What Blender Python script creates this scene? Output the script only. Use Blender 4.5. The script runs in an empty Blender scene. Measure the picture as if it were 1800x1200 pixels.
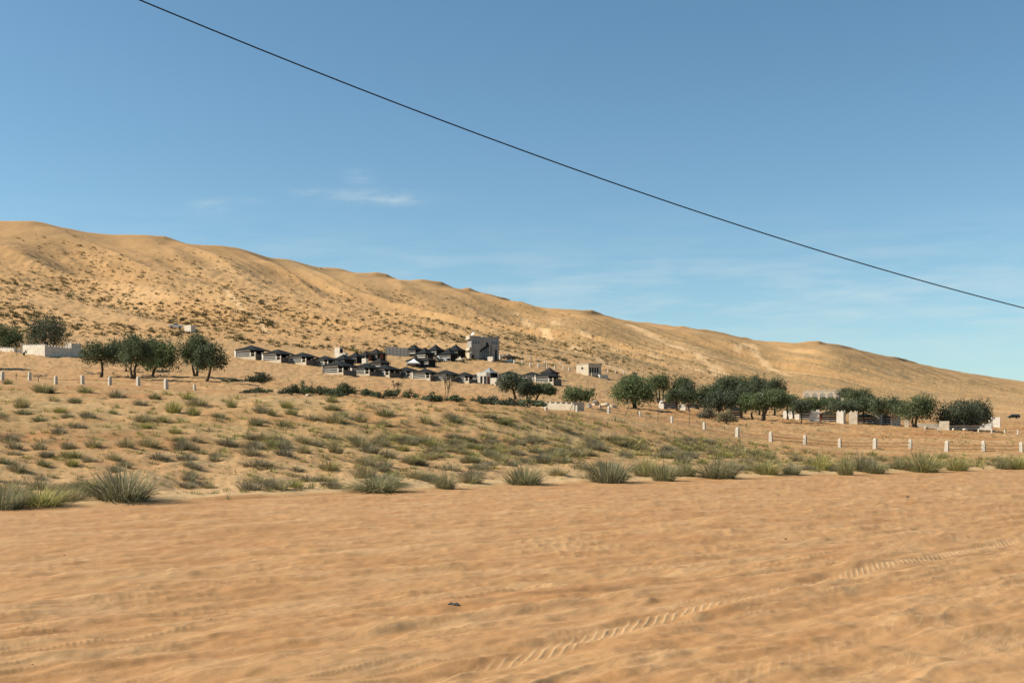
import bpy, math, random
import numpy as np
from mathutils import Vector
R = math.radians
scene = bpy.context.scene
col = scene.collection
rng = np.random.default_rng(7)
random.seed(7)

# ------------------------------------------------------------------ camera, sky, sun, exposure
F, CX, HY, CAMZ = 2000.0, 900.0, 770.0, 2.0      # focal length and principal column in photo pixels, horizon row, eye height
cam = bpy.data.cameras.new('camera'); cam_o = bpy.data.objects.new('camera', cam); col.objects.link(cam_o)
cam.sensor_width = 36.0; cam.lens = 36.0*F/1800.0
cam.shift_y = (HY-600.0)/1800.0
cam.clip_start = 0.1; cam.clip_end = 20000
cam_o.location = (0, 0, CAMZ); cam_o.rotation_euler = (R(90), 0, 0)
scene.camera = cam_o

SUN_EL, SUN_AZ = 39.0, -94.0       # elevation; azimuth clockwise from +Y
w = bpy.data.worlds.new('World'); scene.world = w; w.use_nodes = True
nt = w.node_tree; nt.nodes.clear()
def N(nt, typ, **kw):
    n = nt.nodes.new(typ)
    for k, v in kw.items():
        setattr(n, k, v)
    return n
def L(nt, a, b): nt.links.new(a, b)
out = N(nt, 'ShaderNodeOutputWorld'); bg = N(nt, 'ShaderNodeBackground')
sky = N(nt, 'ShaderNodeTexSky', sky_type='NISHITA')
sky.sun_disc = False; sky.sun_elevation = R(SUN_EL); sky.sun_rotation = R(SUN_AZ)
sky.altitude = 300; sky.air_density = 0.9; sky.dust_density = 0.7; sky.ozone_density = 2.2
bg.inputs['Strength'].default_value = 0.094
tc = N(nt, 'ShaderNodeTexCoord')
sep = N(nt, 'ShaderNodeSeparateXYZ'); L(nt, tc.outputs['Generated'], sep.inputs[0])
def M(op, a, b=None, c=None, tree=None):
    tree = tree or nt
    n = N(tree, 'ShaderNodeMath', operation=op)
    for i, v in enumerate((a, b, c)):
        if v is None: continue
        if isinstance(v, (int, float)): n.inputs[i].default_value = v
        else: L(tree, v, n.inputs[i])
    return n.outputs[0]
# thin high cloud: bearing (a) and height (h) over the desert
az = M('ARCTAN2', sep.outputs[0], sep.outputs[1])
el = M('ARCSINE', M('MINIMUM', M('MAXIMUM', sep.outputs[2], -1.0), 1.0))
cmb = N(nt, 'ShaderNodeCombineXYZ'); L(nt, M('MULTIPLY', az, 9.0), cmb.inputs[0]); L(nt, M('MULTIPLY', el, 60.0), cmb.inputs[1])
nz = N(nt, 'ShaderNodeTexNoise'); nz.inputs['Scale'].default_value = 1.0; nz.inputs['Detail'].default_value = 7; nz.inputs['Roughness'].default_value = 0.6
L(nt, cmb.outputs[0], nz.inputs['Vector'])
cmb2 = N(nt, 'ShaderNodeCombineXYZ'); L(nt, M('MULTIPLY', az, 45.0), cmb2.inputs[0]); L(nt, M('MULTIPLY', el, 140.0), cmb2.inputs[1])
nz2 = N(nt, 'ShaderNodeTexNoise'); nz2.inputs['Scale'].default_value = 1.0; nz2.inputs['Detail'].default_value = 6; nz2.inputs['Roughness'].default_value = 0.65
L(nt, cmb2.outputs[0], nz2.inputs['Vector'])
def wisp(px, py, wx, wy, power):
    a0, e0 = math.atan((px-CX)/F), math.atan((HY-py)/F*math.cos(math.atan((px-CX)/F)))
    dx = M('DIVIDE', M('SUBTRACT', az, a0), wx/F); dy = M('DIVIDE', M('SUBTRACT', el, e0), wy/F)
    d2 = M('ADD', M('MULTIPLY', dx, dx), M('MULTIPLY', dy, dy))
    g = M('EXPONENT', M('MULTIPLY', d2, -1.0))
    return M('MULTIPLY', g, power)
ws = None
for a in ((650, 345, 85, 11, 1.0), (700, 354, 40, 8, .6), (632, 312, 24, 12, .7), (370, 362, 32, 12, .75), (430, 354, 40, 7, .35), (545, 338, 30, 6, .4)):
    o_ = wisp(*a); ws = o_ if ws is None else M('ADD', ws, o_)
ws = M('MULTIPLY', ws, M('MULTIPLY', M('MAXIMUM', M('SUBTRACT', nz2.outputs['Fac'], 0.3), 0.0), 1.6))
band = M('MULTIPLY', M('MAXIMUM', M('SUBTRACT', nz.outputs['Fac'], 0.42), 0.0), 2.6)
bandh = M('EXPONENT', M('MULTIPLY', M('POWER', M('DIVIDE', M('SUBTRACT', el, 0.115), 0.05), 2.0), -1.0))
veil = M('MULTIPLY', M('MULTIPLY', band, bandh), 0.55)
haze_f = M('MULTIPLY', M('EXPONENT', M('DIVIDE', M('MAXIMUM', el, 0.0), -0.085)), 0.45)
cf = M('MINIMUM', M('ADD', M('ADD', M('MULTIPLY', ws, 0.62), veil), haze_f), 0.85)
tint = N(nt, 'ShaderNodeMix', data_type='RGBA', blend_type='MULTIPLY'); tint.inputs[0].default_value = 1.0
L(nt, sky.outputs[0], tint.inputs[6]); tint.inputs[7].default_value = (0.78, 1.0, 0.97, 1)
mx = N(nt, 'ShaderNodeMix', data_type='RGBA'); L(nt, cf, mx.inputs[0]); L(nt, tint.outputs[2], mx.inputs[6]); mx.inputs[7].default_value = (4.9, 5.7, 5.8, 1)
L(nt, mx.outputs[2], bg.inputs['Color']); L(nt, bg.outputs[0], out.inputs[0])

sd = bpy.data.lights.new('sun', 'SUN'); sd.energy = 5.0; sd.angle = R(0.53); sd.color = (1.0, 0.93, 0.82)
so = bpy.data.objects.new('sun', sd); col.objects.link(so)
ce = math.cos(R(SUN_EL))
sun_dir = Vector((math.sin(R(SUN_AZ))*ce, math.cos(R(SUN_AZ))*ce, math.sin(R(SUN_EL))))
so.rotation_euler = sun_dir.to_track_quat('Z', 'Y').to_euler(); so.location = (-60, -20, 60)
vs = scene.view_settings
scene.display_settings.display_device = 'sRGB'
vs.view_transform = 'Standard'; vs.look = 'None'; vs.gamma = 1.0; vs.use_curve_mapping = False
vs.exposure = 0.55
scene.cycles.max_bounces = 5; scene.cycles.diffuse_bounces = 3; scene.cycles.transparent_max_bounces = 8

# ------------------------------------------------------------------ helpers
def _hash(ix, iy, seed):
    h = (ix.astype(np.int64)*374761393 + iy.astype(np.int64)*668265263 + seed*1442695041) & 0x7fffffff
    h = ((h ^ (h >> 13))*1274126177) & 0x7fffffff
    return (h ^ (h >> 16)) & 0xffff
def perlin(x, y, seed=0):
    x = np.asarray(x, float); y = np.asarray(y, float)
    x0 = np.floor(x); y0 = np.floor(y); fx = x-x0; fy = y-y0
    sx = fx*fx*fx*(fx*(fx*6-15)+10); sy = fy*fy*fy*(fy*(fy*6-15)+10)
    def g(ox, oy):
        a = _hash(x0+ox, y0+oy, seed)*(2*math.pi/65536)
        return np.cos(a)*(fx-ox)+np.sin(a)*(fy-oy)
    a = g(0, 0); b = g(1, 0); c = g(0, 1); d = g(1, 1)
    return ((a+(b-a)*sx)+((c+(d-c)*sx)-(a+(b-a)*sx))*sy)*1.5
def fbm(x, y, seed=0, oct=4, gain=.5):
    s = 0; a = 1.0; f = 1.0
    for i in range(oct):
        s = s+a*perlin(x*f, y*f, seed+i*17); a *= gain; f *= 2.03
    return s
def sstep(a, b, x):
    t = np.clip((x-a)/(b-a), 0, 1); return t*t*(3-2*t)

def np_mesh(name, co, faces4=None, faces3=None, mats=(), smooth=False, attrs=None, mat_idx=None):
    me = bpy.data.meshes.new(name)
    co = np.asarray(co, np.float32); me.vertices.add(len(co)); me.vertices.foreach_set('co', co.ravel())
    loops = []; starts = []; n = 0
    if faces4 is not None and len(faces4):
        f = np.asarray(faces4, np.int32); loops.append(f.ravel()); starts.append(np.arange(len(f))*4); n = f.size
    if faces3 is not None and len(faces3):
        f = np.asarray(faces3, np.int32); loops.append(f.ravel()); starts.append(n+np.arange(len(f))*3)
    loops = np.concatenate(loops).astype(np.int32); starts = np.concatenate(starts).astype(np.int32)
    me.loops.add(len(loops)); me.loops.foreach_set('vertex_index', loops)
    me.polygons.add(len(starts)); me.polygons.foreach_set('loop_start', starts)
    if smooth: me.polygons.foreach_set('use_smooth', np.ones(len(starts), bool))
    for m in mats: me.materials.append(m)
    if mat_idx is not None: me.polygons.foreach_set('material_index', np.asarray(mat_idx, np.int32))
    for k, v in (attrs or {}).items():
        at = me.attributes.new(k, 'FLOAT', 'POINT'); at.data.foreach_set('value', np.asarray(v, np.float32).ravel())
    me.update(calc_edges=True)
    return me
def link(name, me, parent=None, loc=(0, 0, 0), rz=0.0):
    o = bpy.data.objects.new(name, me); col.objects.link(o); o.location = loc; o.rotation_euler = (0, 0, rz)
    if parent is not None: o.parent = parent
    return o
def tag(o, label=None, cat=None, group=None, kind=None):
    if cat and not kind: kind = 'thing'
    for k, v in (('label', label), ('category', cat), ('group', group), ('kind', kind)):
        if v: o[k] = v
    return o
def empty(name, loc, rz=0.0, s=1.0):
    o = bpy.data.objects.new(name, None); col.objects.link(o); o.location = loc; o.rotation_euler = (0, 0, rz); o.scale = (s, s, s)
    o.empty_display_size = .3
    return o
KIDS = {}
def copy_tree(o, parent=None):
    c = o.copy(); col.objects.link(c)
    if parent is not None: c.parent = parent
    for ch in list(o.children): copy_tree(ch, c)
    return c

class MB:
    """collects boxes, prisms and tubes, then links them as one mesh object"""
    def __init__(s): s.v = []; s.f = []
    def add(s, v, f):
        n = len(s.v); s.v += [tuple(p) for p in v]; s.f += [tuple(i+n for i in q) for q in f]; return s
    def box(s, x0, x1, y0, y1, z0, z1, taper=0.0, rz=0.0, about=(0, 0)):
        t = taper
        v = [(x0, y0, z0), (x1, y0, z0), (x1, y1, z0), (x0, y1, z0), (x0+t, y0+t, z1), (x1-t, y0+t, z1), (x1-t, y1-t, z1), (x0+t, y1-t, z1)]
        if rz:
            c, q = math.cos(rz), math.sin(rz); ax, ay = about
            v = [(ax+(a-ax)*c-(b-ay)*q, ay+(a-ax)*q+(b-ay)*c, z) for a, b, z in v]
        return s.add(v, [(0, 3, 2, 1), (4, 5, 6, 7), (0, 1, 5, 4), (1, 2, 6, 5), (2, 3, 7, 6), (3, 0, 4, 7)])
    def tube(s, pts, rad, n=6, cap=True):
        pts = [Vector(p) for p in pts]; rads = rad if hasattr(rad, '__len__') else [rad]*len(pts)
        v = []; f = []
        for i, p in enumerate(pts):
            d = (pts[min(i+1, len(pts)-1)]-pts[max(i-1, 0)]).normalized()
            a = d.cross(Vector((0, 0, 1)));
            if a.length < 1e-3: a = d.cross(Vector((1, 0, 0)))
            a.normalize(); b = d.cross(a)
            for k in range(n):
                t = 2*math.pi*k/n; v.append(p+(a*math.cos(t)+b*math.sin(t))*rads[i])
        for i in range(len(pts)-1):
            for k in range(n):
                f.append((i*n+k, i*n+(k+1) % n, (i+1)*n+(k+1) % n, (i+1)*n+k))
        if cap: f += [tuple(range(n))[::-1], tuple((len(pts)-1)*n+k for k in range(n))]
        return s.add(v, f)
    def build(s, name, mat, parent=None, loc=(0, 0, 0), rz=0.0, smooth=False):
        me = bpy.data.meshes.new(name); me.from_pydata(s.v, [], s.f); me.materials.append(mat)
        if smooth: me.polygons.foreach_set('use_smooth', np.ones(len(me.polygons), bool))
        me.update(); return link(name, me, parent, loc, rz)

# ------------------------------------------------------------------ materials
def new_mat(name):
    m = bpy.data.materials.new(name); m.use_nodes = True; t = m.node_tree; t.nodes.clear()
    o = N(t, 'ShaderNodeOutputMaterial'); b = N(t, 'ShaderNodeBsdfPrincipled'); L(t, b.outputs[0], o.inputs[0])
    b.inputs['Roughness'].default_value = 0.9; b.inputs['Specular IOR Level'].default_value = 0.15
    return m, t, b
def noise(t, vec, scale, detail=5, rough=.55):
    n = N(t, 'ShaderNodeTexNoise'); n.inputs['Scale'].default_value = scale; n.inputs['Detail'].default_value = detail; n.inputs['Roughness'].default_value = rough
    if vec is not None: L(t, vec, n.inputs['Vector'])
    return n.outputs['Fac']
def ramp(t, fac, stops):
    r = N(t, 'ShaderNodeValToRGB'); L(t, fac, r.inputs[0]); e = r.color_ramp.elements
    while len(e) < len(stops): e.new(.5)
    for i, (p, c) in enumerate(stops): e[i].position = p; e[i].color = (*c, 1) if len(c) == 3 else c
    return r.outputs[0]
def mixc(t, fac, a, b, blend='MIX'):
    n = N(t, 'ShaderNodeMix', data_type='RGBA', blend_type=blend)
    for s, v in ((0, fac), (6, a), (7, b)):
        if isinstance(v, (int, float)): n.inputs[s].default_value = v
        elif isinstance(v, tuple): n.inputs[s].default_value = (*v, 1)
        else: L(t, v, n.inputs[s])
    return n.outputs[2]
def mapped(t, scale, rz=0.0, src='Object'):
    c = N(t, 'ShaderNodeTexCoord'); r_ = N(t, 'ShaderNodeMapping'); r_.vector_type = 'POINT'
    r2 = N(t, 'ShaderNodeVectorRotate', rotation_type='Z_AXIS'); r2.inputs['Angle'].default_value = -rz
    L(t, c.outputs[src], r2.inputs['Vector']); L(t, r2.outputs[0], r_.inputs['Vector']); r_.inputs['Scale'].default_value = scale
    return r_.outputs[0]
def attr(t, name):
    a = N(t, 'ShaderNodeAttribute', attribute_name=name); return a.outputs['Fac']
def mm(t):
    return lambda op, a, b=None, c=None: M(op, a, b, c, tree=t)
def bump(t, b, h, dist, strength=1.0):
    n = N(t, 'ShaderNodeBump'); n.inputs['Distance'].default_value = dist; n.inputs['Strength'].default_value = strength
    L(t, h, n.inputs['Height']); L(t, n.outputs[0], b.inputs['Normal'])

SAND_L, SAND_M, SAND_O = (0.50, 0.325, 0.155), (0.44, 0.265, 0.115), (0.40, 0.205, 0.078)
# ------------------------------------------------------------------ terrain: surveyed profiles (depth, height) per bearing
PX = np.array([-1400, -600, 0, 350, 600, 900, 1050, 1300, 1500, 1800, 2400, 3200], float)
def edge_depth(px):
    u = (px-CX)/F
    y = np.interp(px, [-1400, -600, 0, 400, 900, 1400, 1800, 2400, 3200], [1010, 940, 897, 878, 854, 838, 825, 812, 803])
    return CAMZ*F/(y-HY)
# crest of the great dune in the photograph
CRX = [-1400, -700, -300, 0, 60, 100, 150, 200, 240, 290, 310, 330, 390, 440, 480, 520, 560, 600, 625, 660, 680, 692, 703, 740, 755, 775, 800, 812, 825, 850, 885, 910, 925, 940, 990, 1040, 1060, 1100, 1112, 1150, 1190, 1200, 1250, 1300, 1340, 1395, 1420, 1440, 1452, 1480, 1520, 1560, 1580, 1620, 1700, 1800, 2300, 3200]
CRY = [350, 350, 372, 388, 391, 399, 408, 413, 415, 418, 425, 431, 434, 443, 453, 461, 469, 475, 482, 481, 484, 491, 497, 493, 495, 496, 508, 510, 509, 519, 524, 535, 539, 541, 545, 546, 554, 566, 567, 570, 576, 575, 582, 592, 600, 605, 600, 599, 603, 607, 618, 627, 628, 641, 656, 671, 718, 738]
HC = 108.0
crest_y = lambda px: np.interp(px, CRX, CRY)
#             px: -1400 -600    0   350   600   900  1050  1300  1500  1800  2400  3200
yC = np.array([  830,  805,  790,  786,  785,  785,  790,  800,  806,  808,  803,  800.])
YD = np.array([   70,   85,   90,   90,   88,   86,   90,   98,  103,  106,  125,  150.])
yD = np.array([  715,  700,  691,  693,  701,  713,  738,  783,  796,  800,  800,  798.])
YE = np.array([  120,  145,  150,  142,  135,  130,  130,  125,  120,  115,  135,  165.])
yE = np.array([  680,  672,  669,  687,  705,  721,  728,  767,  787,  796,  796,  793.])
YF = np.array([  170,  188,  188,  188,  188,  190,  192,  200,  208,  212,  240,  260.])
yF = np.array([  655,  650,  657,  664,  684,  700,  714,  738,  750,  764,  774,  778.])
YG = np.array([  230,  250,  255,  262,  262,  265,  272,  285,  290,  300,  330,  360.])
yG = np.array([  610,  608,  612,  633,  652,  672,  686,  722,  733,  744,  758,  765.])
YH = np.array([  330,  340,  345,  350,  350,  360,  400,  480,  560,  640,  720,  800.])
yH = np.array([  575,  575,  585,  594,  611,  632,  650,  690,  708,  727,  745,  755.])
def cols(a, px): 
    return np.interp(px, PX, a)
def profile(px):
    """knots (depth, height) along each bearing px"""
    Yb = edge_depth(px)
    g = lambda Y, y: (Y, CAMZ+Y*(HY-y)/F)
    ks = [(Yb, np.zeros_like(px)), (Yb*1.10, np.full_like(px, .22)+.10*perlin(px/60., px*0+.5, 3))]
    YC = np.minimum(Yb*1.5, 90.0)
    YC = np.maximum(YC, Yb*1.22)
    ks.append(g(YC, cols(yC, px)))
    YDc = np.maximum(cols(YD, px), YC*1.08); ks.append(g(YDc, cols(yD, px)))
    YEc = np.maximum(cols(YE, px), YDc*1.06); ks.append(g(YEc, cols(yE, px)))
    for Yk, yk in ((YF, yF), (YG, yG), (YH, yH)):
        Y_ = np.maximum(cols(Yk, px), ks[-1][0]*1.05); ks.append(g(Y_, cols(yk, px)))
    cy = crest_y(px); Yj = np.minimum((HC-CAMZ)*F/(HY-cy), 3600.0); zj = CAMZ+Yj*(HY-cy)/F
    Yh, zh = ks[-1]
    for s_, zf in ((.25, .17), (.6, .48), (.88, .84), (.965, .957)):
        ks.append((Yh+(Yj-Yh)*s_, zh+(zj-zh)*zf))
    ks.append((Yj, zj)); ks.append((Yj*1.05, zj-2.5)); ks.append((Yj*1.4, zj-30))
    return np.array([k[0] for k in ks]), np.array([k[1] for k in ks])
# columns: bearings in photo pixels, dense inside the frame, coarser outside
c_in = np.linspace(-130, 1930, 840)
side = np.cumsum(np.linspace(4, 60, 42))
c_px = np.concatenate([(-130-side)[::-1], c_in, 1930+side]); c_px = c_px[(c_px > -1390) & (c_px < 3190)]
NC = len(c_px); c_u = (c_px-CX)/F
def smooth_cols(a, n):
    k = np.hanning(n*2+1); k /= k.sum()
    p = np.pad(a, ((0, 0), (n, n)), mode='edge')
    return np.stack([np.convolve(r, k, 'valid') for r in p])
KY, KZ = profile(c_px)
sm = slice(0, 8)
KYs = KY.copy(); KZs = KZ.copy()
KYs[sm] = smooth_cols(KY[sm], 26); KZs[sm] = smooth_cols(KZ[sm], 26)
KYs[0] = KY[0]
KYs[8:13] = smooth_cols(KY[8:13], 40); KZs[8:10] = smooth_cols(KZ[8:10], 60); KZs[10] = smooth_cols(KZ[10:11], 34)[0]; KZs[11] = smooth_cols(KZ[11:12], 8)[0]; KYs[12] = KY[12]*.3+KYs[12]*.7; KZs[12:15] = CAMZ+KYs[12]*(HY-crest_y(c_px))/F; KYs[13] = KYs[12]*1.05; KYs[14] = KYs[12]*1.4; KZs[13] -= 2.5; KZs[14] -= 30
KYs[8:] = np.maximum(KYs[8:], KYs[7]*1.02); 
KY, KZ = KYs, KZs
for i in range(1, len(KY)): KY[i] = np.maximum(KY[i], KY[i-1]*1.004)
def pchip(xk, yk):
    h = np.diff(xk, axis=0); d = np.diff(yk, axis=0)/h
    m = np.zeros_like(yk)
    w1 = 2*h[1:]+h[:-1]; w2 = h[1:]+2*h[:-1]
    ok = d[:-1]*d[1:] > 0
    with np.errstate(divide='ignore', invalid='ignore'):
        hm = (w1+w2)/(w1/d[:-1]+w2/d[1:])
    m[1:-1] = np.where(ok, hm, 0); m[0] = d[0]; m[-1] = d[-1]
    def ev(Y):                                  # Y: [rows, columns]
        res = np.empty_like(Y)
        for c in range(Y.shape[1]):
            x = xk[:, c]; i = np.clip(np.searchsorted(x, Y[:, c])-1, 0, len(x)-2)
            t = (Y[:, c]-x[i])/h[i, c]; hh = h[i, c]
            res[:, c] = ((1+2*t)*(1-t)**2*yk[i, c]+t*(1-t)**2*hh*m[i, c]+t*t*(3-2*t)*yk[i+1, c]+t*t*(t-1)*hh*m[i+1, c])
        return res
    return ev
ev = pchip(KY, KZ)
# rows
Yb = KY[0]; Yh = KY[7]; Yj = KY[-3]
NEAR = 4.0
t0 = np.linspace(0, 1, 600)[:, None]
rowsA = 1.0/((1-t0)/NEAR+t0/Yb)                          # road: even in picture height
tb = np.linspace(0, 1, 210)[1:, None]
rowsB = Yb*(Yh/Yb)**tb
tcx = np.linspace(0, 1, 170)[1:, None]
rowsC = Yh+(Yj-Yh)*tcx
td = np.linspace(0, 1, 16)[1:, None]
rowsD = Yj*(1+td*.38)
nA, nB = len(rowsA), len(rowsB)
Yall = np.concatenate([rowsA, rowsB, rowsC, rowsD])
Z = np.concatenate([np.zeros_like(rowsA), ev(Yall[nA:])])
X = Yall*c_u[None, :]
U = np.broadcast_to(c_px[None, :], X.shape)
# --- relief
ROAD_A = math.atan2(41.5, 47.0)                           # the road's heading
ca, sa = math.cos(ROAD_A), math.sin(ROAD_A)
Q = X*ca+Yall*sa; P = -X*sa+Yall*ca                       # along / across the road
edge_fade = 1-sstep(.93, 1.0, Yall/Yb)
roadm = (Yall < Yb*1.0001)
h = np.zeros_like(X)
warp = .35*perlin(Q*.22, P*.3, 5)
ruts = fbm(Q*.10, (P+warp)*1.25, 11, 3)*.050
hump = np.maximum(0, fbm(Q*.42+.3*P, P*.85, 23, 3, .45))
dimp = fbm(Q*1.1+P*.5, P*2.1, 31, 3)*.016
lumps = fbm(Q*1.5+.4*P, P*2.2, 201, 3, .5); lumps = np.where(lumps > 0, lumps*1.3, lumps*.6)
ln_ = np.clip(1-np.abs(perlin(Q*.33+.15*warp, (P+warp)*2.6, 207))*2.6, 0, 1)**3*sstep(-.05, .35, fbm(Q*.3, P*.9, 209, 2))
ln2_ = np.clip(1-np.abs(perlin(Q*.8+.5*P, P*4.2, 211))*2.4, 0, 1)**3*sstep(.0, .4, fbm(Q*.45, P*.8, 213, 2))
nearf = 1-sstep(14, 32, Yall)
road_h = lumps*.021+ln_*.026+ln2_*.013*(1-sstep(22, 40, Yall))+perlin(Q*6, P*7, 215)*.0045*nearf+perlin(Q*14, P*15, 217)*.0022*(1-sstep(9, 18, Yall))+ruts+.06*hump+dimp+.05*fbm(Q*.05, P*.28, 41, 2)
grv = np.zeros_like(X); lipv = np.zeros_like(X)
for j, p0_ in enumerate((9.6, 11.2, 12.5, 14.3, 15.9, 17.2, 18.9, 20.4, 21.6, 23.0, 24.5, 26.0, 27.4, 29.0)):      # old wheel ruts along the road
    pp = P-p0_-.45*np.sin(Q*.09+j*1.7)-.10*perlin(Q*.5, Q*0+j+.5, 221)-.03*(j % 3-1)*Q
    on = .35+.65*sstep(-.25, .25, perlin(Q*.12, Q*0+j*3.3+.5, 223))
    grv = np.maximum(grv, np.exp(-(pp/.13)**2)*on); lipv = np.maximum(lipv, (np.exp(-((pp-.24)/.08)**2)+np.exp(-((pp+.24)/.08)**2))*on)
road_h = road_h-.022*grv+.014*lipv
h += np.where(roadm, road_h*(0.25+0.75*edge_fade)*sstep(3, 7, Yall), 0)
# small lip of blown sand and hummocks on the bank
fieldm = ~roadm
d_edge = np.clip((Yall-Yb)/Yb, 0, 9)
hum = .16*fbm(X*.32, Yall*.22, 51, 4)+.05*fbm(X*1.3, Yall*.9, 57, 3)
hum *= sstep(0, .10, d_edge)*(1+.8*sstep(60, 300, Yall))
edge_lump = .10*np.maximum(0, fbm(X*.5, Yall*.2, 61, 3))*np.exp(-d_edge*14)
# dune flanks: spurs run down from the crest
ax_, ay_ = .59, .807
A_ = X*ax_+Yall*ay_; B_ = X*ay_-Yall*ax_
s_d = np.clip((Yall-Yh)/(Yj-Yh), -.5, 1.6)
env = sstep(0.0, .35, s_d)*(1-.93*sstep(.72, .98, s_d))
wv = 16*perlin(A_/120, B_/150, 71)+5*perlin(A_/40, B_/60, 72)
def spur(a, b, seed):                     # long ridge crests: gentle on the windward side, steep on the lee
    n_ = perlin(a, b, seed); return 1-2.2*np.abs(n_)
rid = spur((A_+wv)/46, B_/260, 73)
rid2 = spur((A_+wv*.6)/19, B_/95, 79)
left = 1-.45*sstep(900, 1500, U)
amp_far = np.clip(Yj/600, 1, 1.5)
dune = (rid*3.9+fbm(A_/80, B_/190, 83, 2)*2.0+rid2*1.1+fbm(A_/12, B_/34, 89, 3)*.40)*left*amp_far
dune += fbm(A_/40, B_/26, 97, 3)*.9*(1-.5*left)
env = sstep(0.02, .40, s_d)*(1-.82*sstep(.80, 1.0, s_d))*(s_d < 1.25)
far_env = 1-.97*sstep(.97, 1.0, s_d)*(s_d < 1.3)
h += np.where(fieldm, hum*(1-sstep(.6, 1, s_d))+edge_lump+dune*env+fbm(A_/30, B_/22, 101, 3)*.5*sstep(.1, .6, s_d)*far_env, 0)
Zt = Z+h
Zt[nA-1] = np.where(True, Zt[nA-1], 0)
# masks stored on the ground (colour of the ground itself)
proj = HY-(Zt-CAMZ)/Yall*F
def track_mask(pts, wid):
    """bare wheel tracks up the dune: distance to a polyline of ground points, in plan"""
    g = np.array([hit0(a, b) for a, b in pts]); d = np.full(X.shape, 1e9)
    for (x0, y0), (x1, y1) in zip(g[:-1], g[1:]):
        dx, dy = x1-x0, y1-y0; t = np.clip(((X-x0)*dx+(Yall-y0)*dy)/(dx*dx+dy*dy+1e-9), 0, 1)
        d = np.minimum(d, np.hypot(X-x0-t*dx, Yall-y0-t*dy))
    wob = fbm(X/17, Yall/23, 111, 3)
    return 1-sstep(wid*.30, wid*.62, d+wob*wid*.14)
def col_of(px): return int(np.clip(np.searchsorted(c_px, px), 1, NC-1))
def hit0(px, py, ymin=0):
    c = col_of(px); p = proj[:, c]; ok = np.where((p <= py) & (Yall[:, c] > max(ymin, Yb[c]*1.001)))[0]
    r = ok[0] if len(ok) else np.argmin(np.abs(p-py)+1e6*(Yall[:, c] < ymin))
    Y_ = Yall[r, c]
    if r > 0 and p[r-1] > p[r]:
        t = np.clip((p[r-1]-py)/(p[r-1]-p[r]), 0, 1); Y_ = Yall[r-1, c]+t*(Yall[r, c]-Yall[r-1, c])
    return (px-CX)/F*Y_, Y_
def ground_z(x, y):
    px = CX+x/y*F; c = col_of(px); f = np.clip((px-c_px[c-1])/(c_px[c]-c_px[c-1]), 0, 1)
    z0 = np.interp(y, Yall[:, c-1], Zt[:, c-1]); z1 = np.interp(y, Yall[:, c], Zt[:, c])
    return float(z0+(z1-z0)*f)
def hit(px, py, ymin=0):
    """where the sight line through a photo pixel meets the ground"""
    x, y = hit0(px, py, ymin); return Vector((x, y, ground_z(x, y)))
def at(px, Y):
    x = (px-CX)/F*Y; return Vector((x, Y, ground_z(x, Y)))

tracks = np.zeros_like(X)
for pts, wid in (([(905, 552), (960, 583), (1010, 610), (1065, 640), (1110, 658)], 6.5),
                 ([(975, 566), (1030, 590), (1085, 612), (1150, 625), (1225, 650), (1262, 660)], 7.0),
                 ([(1110, 572), (1150, 592), (1195, 612), (1235, 632), (1265, 655)], 10.0),
                 ([(1322, 606), (1330, 622), (1345, 640), (1385, 660)], 9.0),
                 ([(1310, 604), (1296, 618)], 8.0),
                 ([(385, 505), (420, 535), (470, 585)], 2.5)):
    tracks = np.maximum(tracks, track_mask(pts, wid))
right = sstep(640, 1150, U)
veg = sstep(.02, .22, s_d)*(1-sstep(.80, .99, s_d)*.75)*(.10+.90*right)
veg = veg*(1-.9*tracks)
apron = sstep(-.45, -.05, s_d)*(1-sstep(.25, .5, s_d))
def grid_faces(r0, r1):
    i = np.arange(r0, r1-1)[:, None]*NC+np.arange(NC-1)[None, :]
    return np.stack([i, i+1, i+NC+1, i+NC], -1).reshape(-1, 4)
def sheet(name, r0, r1, mat, attrs):
    co = np.stack([X[r0:r1], Yall[r0:r1], Zt[r0:r1]], -1).reshape(-1, 3)
    me = np_mesh(name, co, grid_faces(0, r1-r0), None, [mat], True, {k: v[r0:r1] for k, v in attrs.items()})
    o = link(name, me); o['kind'] = 'structure'; return o

# road sand
m, t, b = new_mat('road_sand'); q = mm(t)
v = mapped(t, (1, 1, 1), ROAD_A)
n1 = noise(t, mapped(t, (.16, .75, 1), ROAD_A), 1.0, 5, .6)
n2 = noise(t, mapped(t, (.9, 2.2, 1), ROAD_A), 1.0, 5, .6)
n3 = noise(t, v, 55.0, 3, .6)
crest_a = attr(t, 'crest'); pale = attr(t, 'pale')
c = ramp(t, n1, [(.28, (0.322, 0.150, 0.053)), (.52, (0.352, 0.178, 0.067)), (.74, (0.388, 0.214, 0.087))])
c = mixc(t, q('MULTIPLY', q('MAXIMUM', q('SUBTRACT', n2, .48), 0.0), 2.4), c, (0.368, 0.197, 0.082))
c = mixc(t, pale, c, (0.400, 0.232, 0.102))
c = mixc(t, q('MULTIPLY', crest_a, .55), c, (0.448, 0.272, 0.124))
c = mixc(t, q('MULTIPLY', q('SUBTRACT', n3, .5), 1.0), c, (0.496, 0.315, 0.164))
L(t, c, b.inputs['Base Color'])
sp = N(t, 'ShaderNodeSeparateXYZ'); L(t, v, sp.inputs[0])
bars = N(t, 'ShaderNodeTexWave', wave_type='BANDS', bands_direction='X'); bars.inputs['Scale'].default_value = 1.0; bars.inputs['Distortion'].default_value = .5; bars.inputs['Detail'].default_value = 2
TR_A = R(49)
bv = mapped(t, (3.7, 1.0, 1), TR_A+R(-63)); L(t, bv, bars.inputs['Vector'])
tread = q('MULTIPLY', q('POWER', bars.outputs['Fac'], 2.2), attr(t, 'tread'))
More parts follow.
